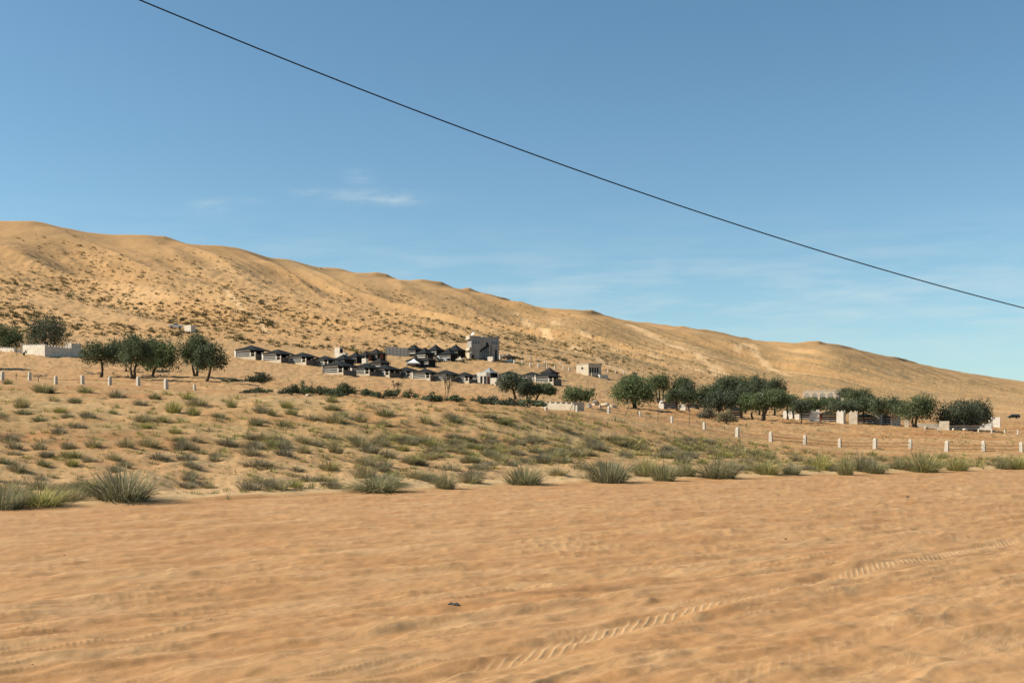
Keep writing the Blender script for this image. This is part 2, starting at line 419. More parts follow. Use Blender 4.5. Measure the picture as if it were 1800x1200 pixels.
def ridged(n_, pw): return q('POWER', q('SUBTRACT', 1.0, q('ABSOLUTE', q('MULTIPLY_ADD', n_, 2.0, -1.0))), pw)
humps = noise(t, mapped(t, (1.25, 2.3, 1), ROAD_A+R(18)), 1.0, 2, .45)
humps2 = noise(t, mapped(t, (3.6, 4.6, 1), ROAD_A-R(20)), 1.0, 3, .5)
str1 = ridged(noise(t, mapped(t, (.30, 3.1, 1), ROAD_A+R(7)), 1.0, 3, .55), 9.0)
str2 = ridged(noise(t, mapped(t, (.9, 6.5, 1), ROAD_A+R(20)), 1.0, 2, .5), 8.0)
gate_ = q('MINIMUM', q('MAXIMUM', q('MULTIPLY', q('SUBTRACT', noise(t, mapped(t, (.5, 1.1, 1), ROAD_A), 1.0, 3, .6), .46), 6.0), 0.0), 1.0)
streak = q('MULTIPLY', q('MAXIMUM', str1, q('MULTIPLY', str2, .8)), gate_)
grain = noise(t, v, 22.0, 4, .75)
hgt = q('ADD', q('ADD', q('MULTIPLY', humps, .125), q('MULTIPLY', humps2, .018)), q('ADD', q('ADD', q('MULTIPLY', grain, .005), q('MULTIPLY', streak, .006)), q('MULTIPLY', tread, .012)))
c2 = mixc(t, q('MULTIPLY', q('MAXIMUM', tread, 0.0), .75), c, (0.500, 0.325, 0.164))
c2 = mixc(t, q('MULTIPLY', streak, .55), c2, (0.480, 0.305, 0.150))
c2 = mixc(t, q('MULTIPLY', q('MAXIMUM', q('SUBTRACT', .44, humps), 0.0), .4), c2, (0.270, 0.118, 0.042))  # shade painted into the hollows between humps
c2 = mixc(t, q('MULTIPLY', q('MAXIMUM', q('SUBTRACT', grain, .5), 0.0), 1.2), c2, (0.500, 0.320, 0.165))
L(t, c2, b.inputs['Base Color'])
bump(t, b, hgt, 1.0, .50)
MAT_ROAD = m
# desert sand with litter and sparse cover
def sand_mat(name, dune):
    m, t, b = new_mat(name); q = mm(t)
    o1 = mapped(t, (1, 1, 1))
    if dune:
        n1 = noise(t, o1, .012, 5, .6)
        c = ramp(t, n1, [(.30, (0.425, 0.240, 0.096)), (.5, (0.465, 0.270, 0.113)), (.7, (0.50, 0.302, 0.135))])
        nv = noise(t, mapped(t, (.05, .012, .03), math.atan2(.807, .59)), 1.0, 6, .66)
        nf = noise(t, o1, .55, 5, .7)
        cov = q('MULTIPLY', attr(t, 'veg'), q('MINIMUM', q('MAXIMUM', q('MULTIPLY', q('SUBTRACT', nv, .43), 6.0), 0.0), 1.0))
        cov = q('MULTIPLY', cov, q('MINIMUM', q('MAXIMUM', q('MULTIPLY', q('SUBTRACT', nf, .36), 5.5), 0.0), 1.0))
        c = mixc(t, q('MULTIPLY', cov, .80), c, (.215, .165, .078))
        c = mixc(t, q('MULTIPLY', attr(t, 'tracks'), .85), c, (.60, .385, .190))
        hgt = q('ADD', q('MULTIPLY', noise(t, o1, .22, 5, .6), .9), q('MULTIPLY', nf, .35))
        L(t, c, b.inputs['Base Color']); bump(t, b, hgt, 1.0, .30)
    else:
        n1 = noise(t, mapped(t, (.05, .08, .05)), 1.0, 5, .6)
        n2 = noise(t, mapped(t, (.5, .35, .5)), 1.0, 5, .62)
        n3 = noise(t, o1, 3.5, 4, .7)
        c = ramp(t, n1, [(.36, (0.324, 0.147, 0.049)), (.50, (0.376, 0.200, 0.077)), (.64, (0.424, 0.254, 0.110))])
        c = mixc(t, q('MULTIPLY', q('MAXIMUM', q('SUBTRACT', n2, .5), 0.0), 3.0), c, (0.448, 0.272, 0.118))
        c = mixc(t, attr(t, 'lip'), c, (.50, .335, .165))
        c = mixc(t, q('MULTIPLY', attr(t, 'plain'), .85), c, ramp(t, n2, [(.3, (0.376, 0.214, 0.088)), (.7, (0.448, 0.268, 0.121))]))
        lit = q('MINIMUM', q('MAXIMUM', q('MULTIPLY', q('SUBTRACT', q('MULTIPLY', n3, q('ADD', n2, .55)), .56), 7.0), 0.0), 1.0)
        c = mixc(t, q('MULTIPLY', lit, .55), c, (.19, .145, .07))
        nb_ = noise(t, mapped(t, (.10, .10, .1)), 1.0, 5, .65)
        cov = q('MULTIPLY', attr(t, 'grassy'), q('MINIMUM', q('MAXIMUM', q('MULTIPLY', q('SUBTRACT', nb_, .42), 4.5), 0.0), 1.0))
        c = mixc(t, q('MULTIPLY', cov, .55), c, (.27, .225, .095))
        L(t, c, b.inputs['Base Color'])
        hgt = q('ADD', q('MULTIPLY', n2, .12), q('MULTIPLY', n3, .05)); bump(t, b, hgt, 1.0, .45)
    return m
MAT_FIELD = sand_mat('bank_sand', False); MAT_DUNE = sand_mat('dune_sand', True)

# attributes of the road: pale dry ridges, wheel tread lines
g1 = np.array([0.0, 10.5]); tv = np.array([math.cos(TR_A), math.sin(TR_A)])
bend = .35*np.sin(X*.22)
pt = -(X-g1[0])*tv[1]+(Yall-g1[1])*tv[0]+.6*np.exp(-np.clip(X+1, 0, 99)*.35)-.35
tread_m = np.zeros_like(X)
for off, wd, st in ((0.0, .14, 1.0), (1.55, .15, .14), (-2.3, .16, .22), (-5.2, .2, .16), (5.5, .22, .10), (8.5, .25, .08)):
    tread_m = np.maximum(tread_m, st*np.exp(-((pt-off)/wd)**4)*(.45+.55*sstep(-.25, .25, perlin(X*.35, Yall*.3+off, 131))) )
crest_m = sstep(.25, .75, hump)*sstep(.0, .35, fbm(Q*.9, P*1.6, 141, 3))
crest_m = np.maximum(np.maximum(crest_m*.25, np.maximum(np.maximum(ln_, ln2_)*.8, lipv*.55)), tread_m*.5*sstep(-.1, .3, pt*0+perlin(X*1.5, Yall*1.5, 139)+.3))
pale_m = np.clip(sstep(-1, 9, (X*.75-(Yall-10)*.55))*.75+.35*sstep(.1, .6, fbm(Q*.12, P*.4, 151, 3)), 0, 1)*.75
h2 = -.012*np.exp(-((pt)/.20)**4)+.012*np.exp(-((np.abs(pt)-.30)/.12)**2)
Zt[:nA] += (h2*edge_fade*sstep(4, 8, Yall))[:nA]
sand_road = sheet('sand_road', 0, nA, MAT_ROAD, {'crest': crest_m, 'pale': pale_m, 'tread': tread_m})
lip = np.exp(-d_edge*5)*sstep(0, .04, d_edge)*1.0
plain = sstep(.62, .80, np.log(Yall/Yb)/np.log(Yh/Yb))*.9
grassy = sstep(.10, .5, (Yall-Yb)/Yb)*(1-sstep(100, 170, Yall))*.75*(1-.65*sstep(1150, 1500, U))+.35*sstep(-.35, -.05, s_d)
bank = sheet('sandy_bank', nA-1, nA+nB, MAT_FIELD, {'lip': lip, 'plain': plain, 'grassy': grassy})
dune_o = sheet('sand_dune', nA+nB-1, len(Yall), MAT_DUNE, {'veg': veg, 'tracks': tracks})
me = np_mesh('ground', [(-9000, -2500, -1.5), (9000, -2500, -1.5), (9000, 9000, -1.5), (-9000, 9000, -1.5),], [(0, 1, 2, 3)], None, [MAT_FIELD], False, {'lip': [0]*4, 'plain': [0]*4, 'grassy': [0]*4})
link('ground', me)['kind'] = 'structure'
me = np_mesh('road_ground', [(-60, -60, -.02), (60, -60, -.02), (60, 4.3, -.05), (-60, 4.3, -.05)], [(0, 1, 2, 3)], None, [MAT_ROAD], False, {'crest': [0]*4, 'pale': [.4]*4, 'tread': [0]*4})
link('road', me)['kind'] = 'structure'
# ------------------------------------------------------------------ materials of things
def simple_mat(name, c1, c2, scale=3.0, rough=.9, spots=None, bmp=0.0, lo=.38, hi=.62):
    m, t, b = new_mat(name); b.inputs['Roughness'].default_value = rough
    o = mapped(t, (1, 1, 1)); n = noise(t, o, scale, 5, .6)
    c = ramp(t, n, [(lo, c1), (hi, c2)])
    if spots:
        n2 = noise(t, o, scale*2.3, 4, .7)
        c = mixc(t, M('MINIMUM', M('MAXIMUM', M('MULTIPLY', M('SUBTRACT', n2, .56, tree=t), 7.0, tree=t), 0.0, tree=t), .8, tree=t), c, spots)
    L(t, c, b.inputs['Base Color'])
    if bmp: bump(t, b, noise(t, o, scale*4, 4, .6), bmp, .6)
    return m
def leaf_mat(name, stops, trans=.15):
    m, t, b = new_mat(name); b.inputs['Roughness'].default_value = .75; b.inputs['Specular IOR Level'].default_value = .12
    c = ramp(t, attr(t, 'rnd'), stops)
    oi = N(t, 'ShaderNodeObjectInfo')
    hs = N(t, 'ShaderNodeHueSaturation'); L(t, c, hs.inputs['Color'])
    L(t, M('MULTIPLY_ADD', oi.outputs['Random'], .5, .76, tree=t), hs.inputs['Value'])
    L(t, M('MULTIPLY_ADD', oi.outputs['Random'], .4, .8, tree=t), hs.inputs['Saturation'])
    L(t, hs.outputs[0], b.inputs['Base Color'])
    tr = N(t, 'ShaderNodeBsdfTranslucent'); L(t, hs.outputs[0], tr.inputs['Color'])
    ms = N(t, 'ShaderNodeMixShader'); ms.inputs[0].default_value = trans
    o = [n for n in t.nodes if n.type == 'OUTPUT_MATERIAL'][0]
    L(t, b.outputs[0], ms.inputs[1]); L(t, tr.outputs[0], ms.inputs[2]); L(t, ms.outputs[0], o.inputs[0])
    return m
MT = {}
MT['white'] = simple_mat('weathered_white_plaster', (.50, .435, .34), (.63, .555, .44), 1.2, spots=(.36, .29, .21), bmp=.02)
MT['cream'] = simple_mat('cream_plaster', (.42, .355, .25), (.52, .44, .315), .8, bmp=.02)
MT['grey'] = simple_mat('grey_render', (.25, .23, .20), (.32, .295, .26), .7, spots=(.20, .185, .16), bmp=.02)
MT['shade_render'] = simple_mat('shade_darkened_render', (.13, .10, .075), (.18, .14, .105), 1.5)  # render darkened to brown so porch side walls look shaded
MT['panel'] = simple_mat('grey_concrete_panel', (.42, .40, .35), (.54, .51, .44), 1.2)
MT['stone'] = simple_mat('pale_stone', (.37, .30, .215), (.49, .41, .30), 1.5, bmp=.06)
MT['postw'] = simple_mat('painted_concrete', (.42, .365, .285), (.53, .465, .37), 6.0, spots=(.48, .41, .31), bmp=.01)
MT['black'] = simple_mat('black_goat_hair_cloth', (.012, .014, .0135), (.021, .023, .022), 2.0, bmp=.02)
MT['dark'] = simple_mat('dark_woven_cloth', (.013, .012, .011), (.022, .020, .018), 2.5)
MT['brown'] = simple_mat('brown_black_cloth', (.022, .018, .015), (.036, .029, .024), 2.0)
MT['tarp'] = simple_mat('faded_grey_cloth', (.20, .21, .20), (.28, .29, .27), 1.5)
MT['pale'] = simple_mat('pale_woven_band', (.56, .53, .47), (.72, .68, .60), 2.0)
MT['pillar'] = simple_mat('whitewashed_pillar', (.52, .46, .37), (.64, .58, .48), 2.0)
MT['red'] = simple_mat('rust_red_cloth', (.20, .065, .030), (.28, .095, .045), 2.0)
MT['glass'] = simple_mat('dim_window_glass', (.10, .12, .125), (.17, .19, .19), .9, rough=.25)
MT['void'] = simple_mat('interior_shade_and_dark_paint', (.015, .014, .012), (.03, .028, .024), 1.0)  # shade inside openings as flat near-black; also colours doors, downpipe and ornaments
MT['metal'] = simple_mat('dull_steel', (.10, .085, .07), (.16, .14, .11), 8.0, rough=.6)
MT['wire'] = simple_mat('cable_sheath', (.012, .012, .013), (.018, .018, .018), 4.0, rough=.6)
MT['fwire'] = simple_mat('rusty_fence_cable', (.10, .075, .05), (.16, .12, .08), 4.0, rough=.7)
MT['bark'] = simple_mat('grey_brown_bark', (.055, .042, .030), (.10, .080, .058), 5.0, bmp=.02)
MT['twig'] = simple_mat('dry_grey_twig', (.13, .105, .08), (.20, .165, .125), 5.0)
MT['wpaint'] = simple_mat('white_vehicle_paint', (.70, .70, .66), (.78, .78, .74), 1.0, rough=.35)
MT['bpaint'] = simple_mat('black_vehicle_paint', (.010, .010, .011), (.016, .016, .017), 1.0, rough=.3)
MT['tyre'] = simple_mat('tyre_rubber', (.018, .018, .018), (.028, .027, .026), 4.0)
MT['whitecloth'] = simple_mat('white_canopy_cloth', (.70, .70, .68), (.80, .80, .78), 2.0)
MT['scrap'] = simple_mat('weathered_rubber_scrap', (.05, .052, .055), (.12, .115, .105), 9.0)
MT['pebble'] = simple_mat('dark_pebble', (.09, .06, .04), (.15, .10, .06), 9.0)
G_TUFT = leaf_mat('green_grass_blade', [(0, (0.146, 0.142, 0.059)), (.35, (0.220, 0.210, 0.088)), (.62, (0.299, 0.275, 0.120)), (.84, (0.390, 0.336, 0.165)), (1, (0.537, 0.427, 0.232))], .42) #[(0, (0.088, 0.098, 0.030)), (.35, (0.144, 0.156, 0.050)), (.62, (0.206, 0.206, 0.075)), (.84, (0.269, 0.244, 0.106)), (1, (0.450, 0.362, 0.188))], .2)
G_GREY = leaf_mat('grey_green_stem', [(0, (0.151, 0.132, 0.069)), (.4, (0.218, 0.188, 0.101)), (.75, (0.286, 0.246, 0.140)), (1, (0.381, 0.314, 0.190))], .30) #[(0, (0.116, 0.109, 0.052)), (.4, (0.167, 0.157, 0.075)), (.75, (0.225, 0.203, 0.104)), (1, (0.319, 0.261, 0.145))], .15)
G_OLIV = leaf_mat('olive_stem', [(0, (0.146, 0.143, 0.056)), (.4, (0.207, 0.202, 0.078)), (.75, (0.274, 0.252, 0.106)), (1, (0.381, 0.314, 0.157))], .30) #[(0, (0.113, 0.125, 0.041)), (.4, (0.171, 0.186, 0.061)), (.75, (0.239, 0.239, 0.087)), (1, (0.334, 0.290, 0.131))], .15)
G_BUSH = leaf_mat('dark_bush_leaf', [(0, (0.060, 0.074, 0.038)), (.5, (0.091, 0.108, 0.056)), (1, (0.149, 0.161, 0.088))], .1)
G_TREE = leaf_mat('ghaf_leaf', [(0, (0.067, 0.083, 0.043)), (.45, (0.101, 0.122, 0.062)), (.8, (0.138, 0.163, 0.085)), (1, (0.190, 0.210, 0.125))], .22) #[(0, (0.038, 0.054, 0.021)), (.45, (0.063, 0.084, 0.032)), (.8, (0.096, 0.119, 0.045)), (1, (0.149, 0.166, 0.070))], .12)
G_DUNE = leaf_mat('dune_shrub_stem', [(0, (.085, .075, .036)), (.5, (.125, .108, .05)), (1, (.20, .165, .085))], .1)
G_DRY = leaf_mat('dry_tree_leaf', [(0, (.075, .070, .045)), (.6, (.11, .10, .062)), (1, (.15, .13, .085))], .1)

# ------------------------------------------------------------------ grass and shrubs
def blades(n, seed, r0, spread, wid, segs=3, hmin=.45, flat=1.0, curl=.35, upright=.0):
    """stems from a common crown: unit height, arching outward. Returns verts, quads, tris, rnd"""
    g = np.random.default_rng(seed)
    a = g.uniform(0, 2*math.pi, n); rr = np.sqrt(g.uniform(0, 1, n))
    th = rr*spread*g.uniform(.75, 1.1, n)                       # lean from the vertical
    th = np.maximum(th*(1-upright), .03)
    ln = g.uniform(hmin, 1.05, n)*(1-.12*rr)
    da = a+g.normal(0, .35, n)
    base = np.stack([np.cos(a)*rr*r0, np.sin(a)*rr*r0, -np.full(n, .04)], -1)
    dirv = np.stack([np.cos(da), np.sin(da)], -1)
    tx = np.stack([-np.sin(da), np.cos(da), np.zeros(n)], -1)
    rot = g.uniform(-1.0, 1.0, n)
    wv = tx*np.cos(rot)[:, None]+np.stack([dirv[:, 0]*0, dirv[:, 0]*0, np.sin(rot)], -1)*.6
    co = []; p = base.copy(); ang = th*.55
    w0 = wid*g.uniform(.7, 1.3, n)
    cu = curl*g.uniform(.3, 1.5, n)*(th+.15)
    pts = [p.copy()]
    for s_ in range(segs):
        st = ln/segs
        p = p+np.stack([dirv[:, 0]*np.sin(ang)*st, dirv[:, 1]*np.sin(ang)*st, np.cos(ang)*st*flat], -1)
        ang = np.minimum(ang+cu, 1.9); pts.append(p.copy())
    V = []
    for i, q in enumerate(pts[:-1]):
        k = (1-i/segs*.55)
        V += [q-wv*(w0*k*.5)[:, None], q+wv*(w0*k*.5)[:, None]]
    V.append(pts[-1])
    K = 2*segs+1
    co = np.stack(V, 1).reshape(-1, 3)
    b = np.arange(n)*K
    f4 = [np.stack([b+2*i, b+2*i+1, b+2*i+3, b+2*i+2], -1) for i in range(segs-1)]
    f4 = np.concatenate(f4) if f4 else np.zeros((0, 4), int)
    f3 = np.stack([b+2*segs-2, b+2*segs-1, b+2*segs], -1)
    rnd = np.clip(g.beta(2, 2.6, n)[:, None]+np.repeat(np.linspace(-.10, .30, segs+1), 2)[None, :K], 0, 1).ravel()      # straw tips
    return co, f4, f3, rnd
def blade_mesh(name, sets, mat):
    co, f4, f3, rn = [], [], [], []; n = 0
    for s_ in sets:
        c, a, b_, r_ = s_; co.append(c); f4.append(a+n); f3.append(b_+n); rn.append(r_); n += len(c)
    return np_mesh(name, np.concatenate(co), np.concatenate(f4), np.concatenate(f3), [mat], False, {'rnd': np.concatenate(rn)})
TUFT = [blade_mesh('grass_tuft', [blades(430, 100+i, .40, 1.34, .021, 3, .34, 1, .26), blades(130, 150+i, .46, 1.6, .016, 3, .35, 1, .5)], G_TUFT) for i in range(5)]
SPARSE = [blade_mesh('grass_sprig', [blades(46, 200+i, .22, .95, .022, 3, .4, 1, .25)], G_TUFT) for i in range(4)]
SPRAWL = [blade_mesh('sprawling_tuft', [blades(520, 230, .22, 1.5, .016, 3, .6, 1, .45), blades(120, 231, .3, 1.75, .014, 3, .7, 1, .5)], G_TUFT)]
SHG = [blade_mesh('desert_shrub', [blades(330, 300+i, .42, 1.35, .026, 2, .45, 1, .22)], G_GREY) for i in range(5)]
SHO = [blade_mesh('desert_shrub', [blades(330, 330+i, .38, 1.3, .026, 2, .45, 1, .25)], G_OLIV) for i in range(5)]
LOWG = [blade_mesh('dune_shrub', [blades(60, 360+i, .5, 1.4, .11, 2, .4, 1, .2)], [G_DUNE, G_OLIV][i % 4 == 3]) for i in range(6)]

def put(name, me, p, wpx, hpx, label, cat, group, rz=None, sink=0.0):
    """one plant at ground point p, spanning wpx by hpx photo pixels"""
    o = bpy.data.objects.new(name, me); col.objects.link(o)
    k = p.y/F
    o.location = (p.x, p.y, p.z-sink); o.rotation_euler = (0, 0, random.uniform(0, 6.28) if rz is None else rz)
    o.scale = (wpx*k*.62, wpx*k*.62, hpx*k*1.02)
    return tag(o, label, cat, group)

ROAD_TUFTS = [  # px, py of the foot, width, height, kind, label
 (8, 893, 100, 52, 'T', 'green roadside tuft cut by the frame edge, next to a low spreading one'),
 (72, 888, 112, 46, 'T', 'low spreading green grass tuft on the road edge beside the big lone tuft'),
 (215, 878, 140, 74, 'T', 'biggest lone round tuft of olive grass on the road edge, with dark shadow'),
 (662, 864, 150, 38, 'P', 'sprawling bright green tuft with fallen straw stems trailing onto the road'),
 (782, 858, 52, 42, 'T', 'small upright green tuft beside the sprawling straw tuft at the road edge'),
 (920, 851, 92, 46, 'T', 'pale rounded grass tuft standing alone on cream sand at the road edge'),
 (1070, 848, 98, 60, 'T', 'tall dense dark olive tuft on a small sand lip at the road'),
 (1166, 847, 58, 46, 'T', 'upright yellowish tuft in front of two tufts, next to tall dense one'),
 (1138, 836, 60, 42, 'T', 'grey olive tuft behind the upright yellowish tuft near the road'),
 (1204, 836, 52, 38, 'T', 'round dark tuft just behind the yellowish tuft by the road'),
 (1264, 840, 92, 48, 'T', 'broad tuft with narrow base leaning over the sand lip by the road'),
 (1348, 833, 62, 36, 'T', 'domed olive tuft on cream sand, before a row of joined tufts'),
 (1390, 834, 42, 27, 'T', 'small low tuft tucked beside domed olive tuft at the road'),
 (1440, 825, 62, 34, 'T', 'wide tuft at the start of the joined row, set back from road'),
 (1486, 838, 38, 50, 'T', 'narrow upright tuft standing forward of the joined row on the road lip'),
 (1512, 828, 44, 44, 'T', 'dark tuft right behind the narrow upright tuft in joined row'),
 (1538, 832, 48, 32, 'T', 'low yellow green tuft ending the joined row along the road'),
 (1578, 824, 42, 28, 'T', 'small faint tuft between the joined row and the big pale pair'),
 (1622, 829, 82, 46, 'T', 'bigger tuft of the pale pair of grass tufts below the fence posts'),
 (1682, 827, 56, 36, 'T', 'smaller tuft of the pale pair, closely beside its bigger partner'),
 (1762, 824, 34, 24, 'T', 'little tuft in the gap before the last dark tuft by the road'),
 (1794, 825, 52, 36, 'T', 'dark tuft cut by the frame edge where the road leaves the picture'),
 (402, 879, 24, 16, 'S', 'tiny sprig of grass at the road rim, lowest of the thin sprigs'),
 (497, 864, 34, 36, 'S', 'tallest thin sprig of grass among sparse sprigs on cream sand'),
 (549, 858, 32, 28, 'S', 'thin leaning sprig of grass next to the tallest sprig'),
 (372, 858, 22, 26, 'S', 'forked thin sprig of grass on cream sand behind the lowest sprig'),
 (590, 853, 20, 22, 'S', 'small thin sprig close to the sprawling straw tuft'),
 (338, 848, 26, 16, 'S', 'low thin sprig just past the biggest lone tuft'),
 (425, 866, 18, 14, 'S', 'low thin sprig halfway between the tiny sprig and the tallest sprig'),
 (1560, 828, 18, 20, 'S', 'short thin sprig by the end of the joined tuft row'),
 (1728, 824, 18, 14, 'S', 'short dry sprig on bare sand past the pale pair of tufts'),
 (1310, 832, 20, 15, 'S', 'short sprig on cream sand between broad tuft and domed tuft'),
]
for i, (px, py, wd, hh, k, lab) in enumerate(ROAD_TUFTS):
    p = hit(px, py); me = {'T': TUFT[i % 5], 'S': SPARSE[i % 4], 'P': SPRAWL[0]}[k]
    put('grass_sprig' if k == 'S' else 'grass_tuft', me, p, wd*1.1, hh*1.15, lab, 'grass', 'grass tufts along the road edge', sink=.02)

# shrubs of the bank: the ones the photograph shows one by one, then the scatter
NAMED = [
 (38, 716, 42, 30, 0, 'grey rounded shrub with shadow, high on bank below first white posts'), (14, 675, 28, 16, 1, 'small green shrub right at the foot of a white post'),
 (78, 690, 66, 24, 1, 'wide low olive shrub between two white posts of the bank'), (132, 708, 38, 18, 1, 'small domed olive shrub below the wide low olive shrub'),
 (150, 690, 44, 18, 1, 'bright green shrub touching the line of white posts'), (206, 698, 48, 22, 0, 'brownish shrub just below the middle white posts of first row'),
 (246, 712, 36, 18, 0, 'grey shrub below brownish shrub on upper bank'), (305, 725, 44, 36, 1, 'tall yellow green shrub of a pair near the lowest white post'),
 (340, 730, 40, 28, 1, 'lower yellow green shrub joined to tall one near lowest post'), (345, 712, 62, 22, 0, 'long brownish shrub trailing behind the yellow green pair'),
 (407, 716, 30, 26, 1, 'bright green upright shrub alone beyond the lowest white post'), (118, 734, 34, 18, 0, 'dark little shrub trailing a long slanting shadow on bare sand'),
 (198, 727, 24, 14, 1, 'small olive shrub beside the long slanting shadow'), (70, 790, 38, 26, 0, 'spiky grey shrub low on the bank, next to its twin'),
 (118, 788, 38, 26, 0, 'spiky dark grey shrub, twin of the one beside it'), (164, 786, 44, 28, 0, 'brown tinged spiky shrub in the row of grey shrubs'),
 (222, 786, 44, 28, 0, 'full grey shrub in the row of grey shrubs, past the brown one'), (262, 784, 52, 26, 0, 'wide grey olive shrub closing the row of grey shrubs'),
 (345, 776, 34, 18, 0, 'single round grey shrub on bare sand past the row'), (25, 788, 44, 22, 0, 'flat grey shrub at the frame edge, level with the spiky row'),
 (30, 828, 52, 30, 0, 'big grey shrub low on bank above the green roadside tuft'), (76, 818, 38, 22, 1, 'low olive shrub just above the spreading roadside tuft'),
 (126, 818, 38, 24, 1, 'pale olive shrub above the biggest lone roadside tuft'), (200, 808, 42, 22, 0, 'grey shrub directly behind the tips of biggest lone tuft'),
 (280, 806, 60, 20, 0, 'long low grey shrub lying over the biggest lone tuft'), (330, 808, 56, 18, 0, 'long low brown grey shrub ending on orange sand'),
 (400, 782, 62, 22, 0, 'wide grey shrub opening the long belt of shrubs'), (460, 726, 42, 24, 0, 'brownish domed shrub on open sand beyond the bright green one'),
 (478, 730, 30, 20, 1, 'olive shrub leaning on brownish domed shrub'), (512, 728, 36, 20, 1, 'fresh green shrub standing alone above the belt of shrubs'),
 (548, 738, 44, 18, 0, 'low dark grey shrub above the belt, with a slanting shadow'), (590, 742, 62, 28, 0, 'big dark grey shrub clump in the middle of the bank'),
 (634, 742, 36, 28, 0, 'upright dark grey shrub beside the big dark clump'), (676, 730, 62, 22, 1, 'wide olive shrub high on the bank, below a small bare tree'),
 (748, 744, 42, 24, 0, 'round dark shrub on pale sand below the thin bare tree'), (585, 720, 50, 18, 1, 'tawny green shrub high on the bank under the dark bushes'),
 (440, 800, 54, 24, 0, 'grey shrub in lower half of the belt, near its start'), (500, 800, 46, 22, 0, 'dark grey shrub in lower half of the belt'),
 (535, 796, 40, 24, 0, 'tall grey shrub standing over lower belt'), (590, 795, 42, 32, 0, 'peaked grey shrub, highest of the belt'),
 (648, 794, 62, 24, 0, 'wide pale grey shrub past the peaked one in the belt'), (708, 792, 44, 20, 1, 'olive grey shrub between two wide shrubs of belt'),
 (455, 818, 96, 18, 0, 'long dark low shrub below the belt on orange sand'), (640, 838, 66, 36, 0, 'grey leafless shrub right behind the sprawling straw tuft'),
 (455, 846, 70, 16, 0, 'flat blue grey shrub above the thin sprigs'), (832, 838, 66, 24, 0, 'grey wiry shrub on sand behind the small upright tuft'),
 (980, 834, 52, 22, 0, 'grey wiry shrub behind the pale rounded tuft'), (1330, 732, 1, 1, 0, None),
]
placed = []
for (px, py, wd, hh, k, lab) in NAMED:
    if lab is None: continue
    p = hit(px, py); me = (SHG, SHO)[k][int(px) % 5]
    put('desert_shrub', me, p, wd*.98, hh*.95, lab, 'shrub', 'desert shrubs on the sandy bank', sink=.03); placed.append((px, py, wd))
# density of the scatter in plan: belts that the photograph shows
def dens(px, py):
    d = .45
    if py > 752: d = .32
    if 770 < py < 806 and px < 1330: d = 1.0*(1 if px > 380 else .55)
    belt_y = np.interp(px, [0, 300, 700, 900, 1100, 1300, 1500], [790, 787, 782, 782, 786, 795, 800])
    if abs(py-belt_y) < 8 and 700 < px < 1350: d = 1.35
    if 690 < py < 755 and 830 < px < 1330: d = .75
    if px > 1300: d *= np.interp(px, [1300, 1550, 1800], [1, .3, .12])
    if py > 806: d = .35 if px > 560 else .22
    return d
cand = []
g = np.random.default_rng(21)
tries = 0
while len(cand) < 2300 and tries < 80000:
    tries += 1
    px = g.uniform(-40, 1840)
    top = np.interp(px, [0, 350, 600, 900, 1050, 1300, 1500, 1800], [672, 690, 704, 716, 735, 775, 797, 800])
    bot = np.interp(px, [0, 900, 1800], [885, 846, 818])
    py = g.uniform(top, bot)
    if g.uniform() > dens(px, py)/1.6: continue
    p = hit(px, py)
    sc_ = min(float(np.exp(g.normal(-.36, .45))), 1.55)
    wm = .98*sc_; hm = .40*sc_*g.uniform(.7, 1.25)
    if py < 765 and 830 < px < 1330: wm *= 1.1; hm *= .85
    if 770 < py < 806 and 700 < px < 1300: wm *= 1.15; hm *= 1.05
    wpx, hpx = wm*F/p.y, hm*F/p.y
    if any(abs(px-a) < (wpx+w_)*.4 and abs(py-b_) < 9 for a, b_, w_ in placed): continue
    cand.append((wpx*hpx, p, wpx, hpx, px, py))
cand.sort(key=lambda q: -q[0])
NIND = 250
LM = [(8, 893, 'the tuft cut by the frame edge'), (72, 888, 'the low spreading tuft'), (215, 860, 'the biggest lone tuft'), (497, 860, 'the tallest thin sprig'), (662, 855, 'the sprawling straw tuft'), (782, 850, 'the small upright tuft'), (920, 845, 'the pale rounded tuft'), (1070, 838, 'the tall dense tuft'), (1166, 840, 'the yellowish tuft'), (1264, 832, 'the broad leaning tuft'), (1348, 830, 'the domed tuft'), (1486, 830, 'the joined tuft row'), (1650, 826, 'the pale pair of tufts'), (1780, 824, 'the last dark tuft'),
      (4, 668, 'the first white post'), (98, 675, 'the third white post'), (193, 677, 'the fifth white post'), (292, 684, 'the seventh white post'), (342, 690, 'the half buried post'), (38, 716, 'the grey rounded shrub'), (118, 736, 'the shrub with long slanting shadow'), (305, 727, 'the yellow green pair'), (407, 718, 'the bright green shrub'), (460, 728, 'the brownish domed shrub'), (590, 742, 'the big dark clump'), (676, 732, 'the wide olive shrub'), (748, 746, 'the round dark shrub'), (95, 788, 'the spiky twin shrubs'), (222, 786, 'the row of grey shrubs'), (345, 776, 'the single round shrub'), (400, 782, 'the wide grey belt shrub'), (500, 800, 'the lower belt'), (590, 795, 'the peaked grey shrub'), (648, 794, 'the wide pale shrub'), (455, 820, 'the long dark low shrub'), (800, 784, 'the belt under the bare tree'), (900, 786, 'the belt under the leaning trees'), (1000, 788, 'the belt under the low wall'), (1100, 790, 'the belt under the stakes'), (1200, 796, 'the belt end by the fence'),
      (540, 700, 'the single white rock'), (700, 704, 'the small bare tree'), (786, 706, 'the thin bare tree'), (880, 718, 'the leaning trees'), (960, 721, 'the white crest rock'), (1014, 728, 'the lone tree post'), (1070, 730, 'the stone pile post'), (1125, 735, 'the third grove post'), (1211, 750, 'the tallest metal stake'), (1296, 770, 'the post below the grey bushes'), (1415, 782, 'the posts under the white blocks'), (1600, 790, 'the posts under the tall tree')]
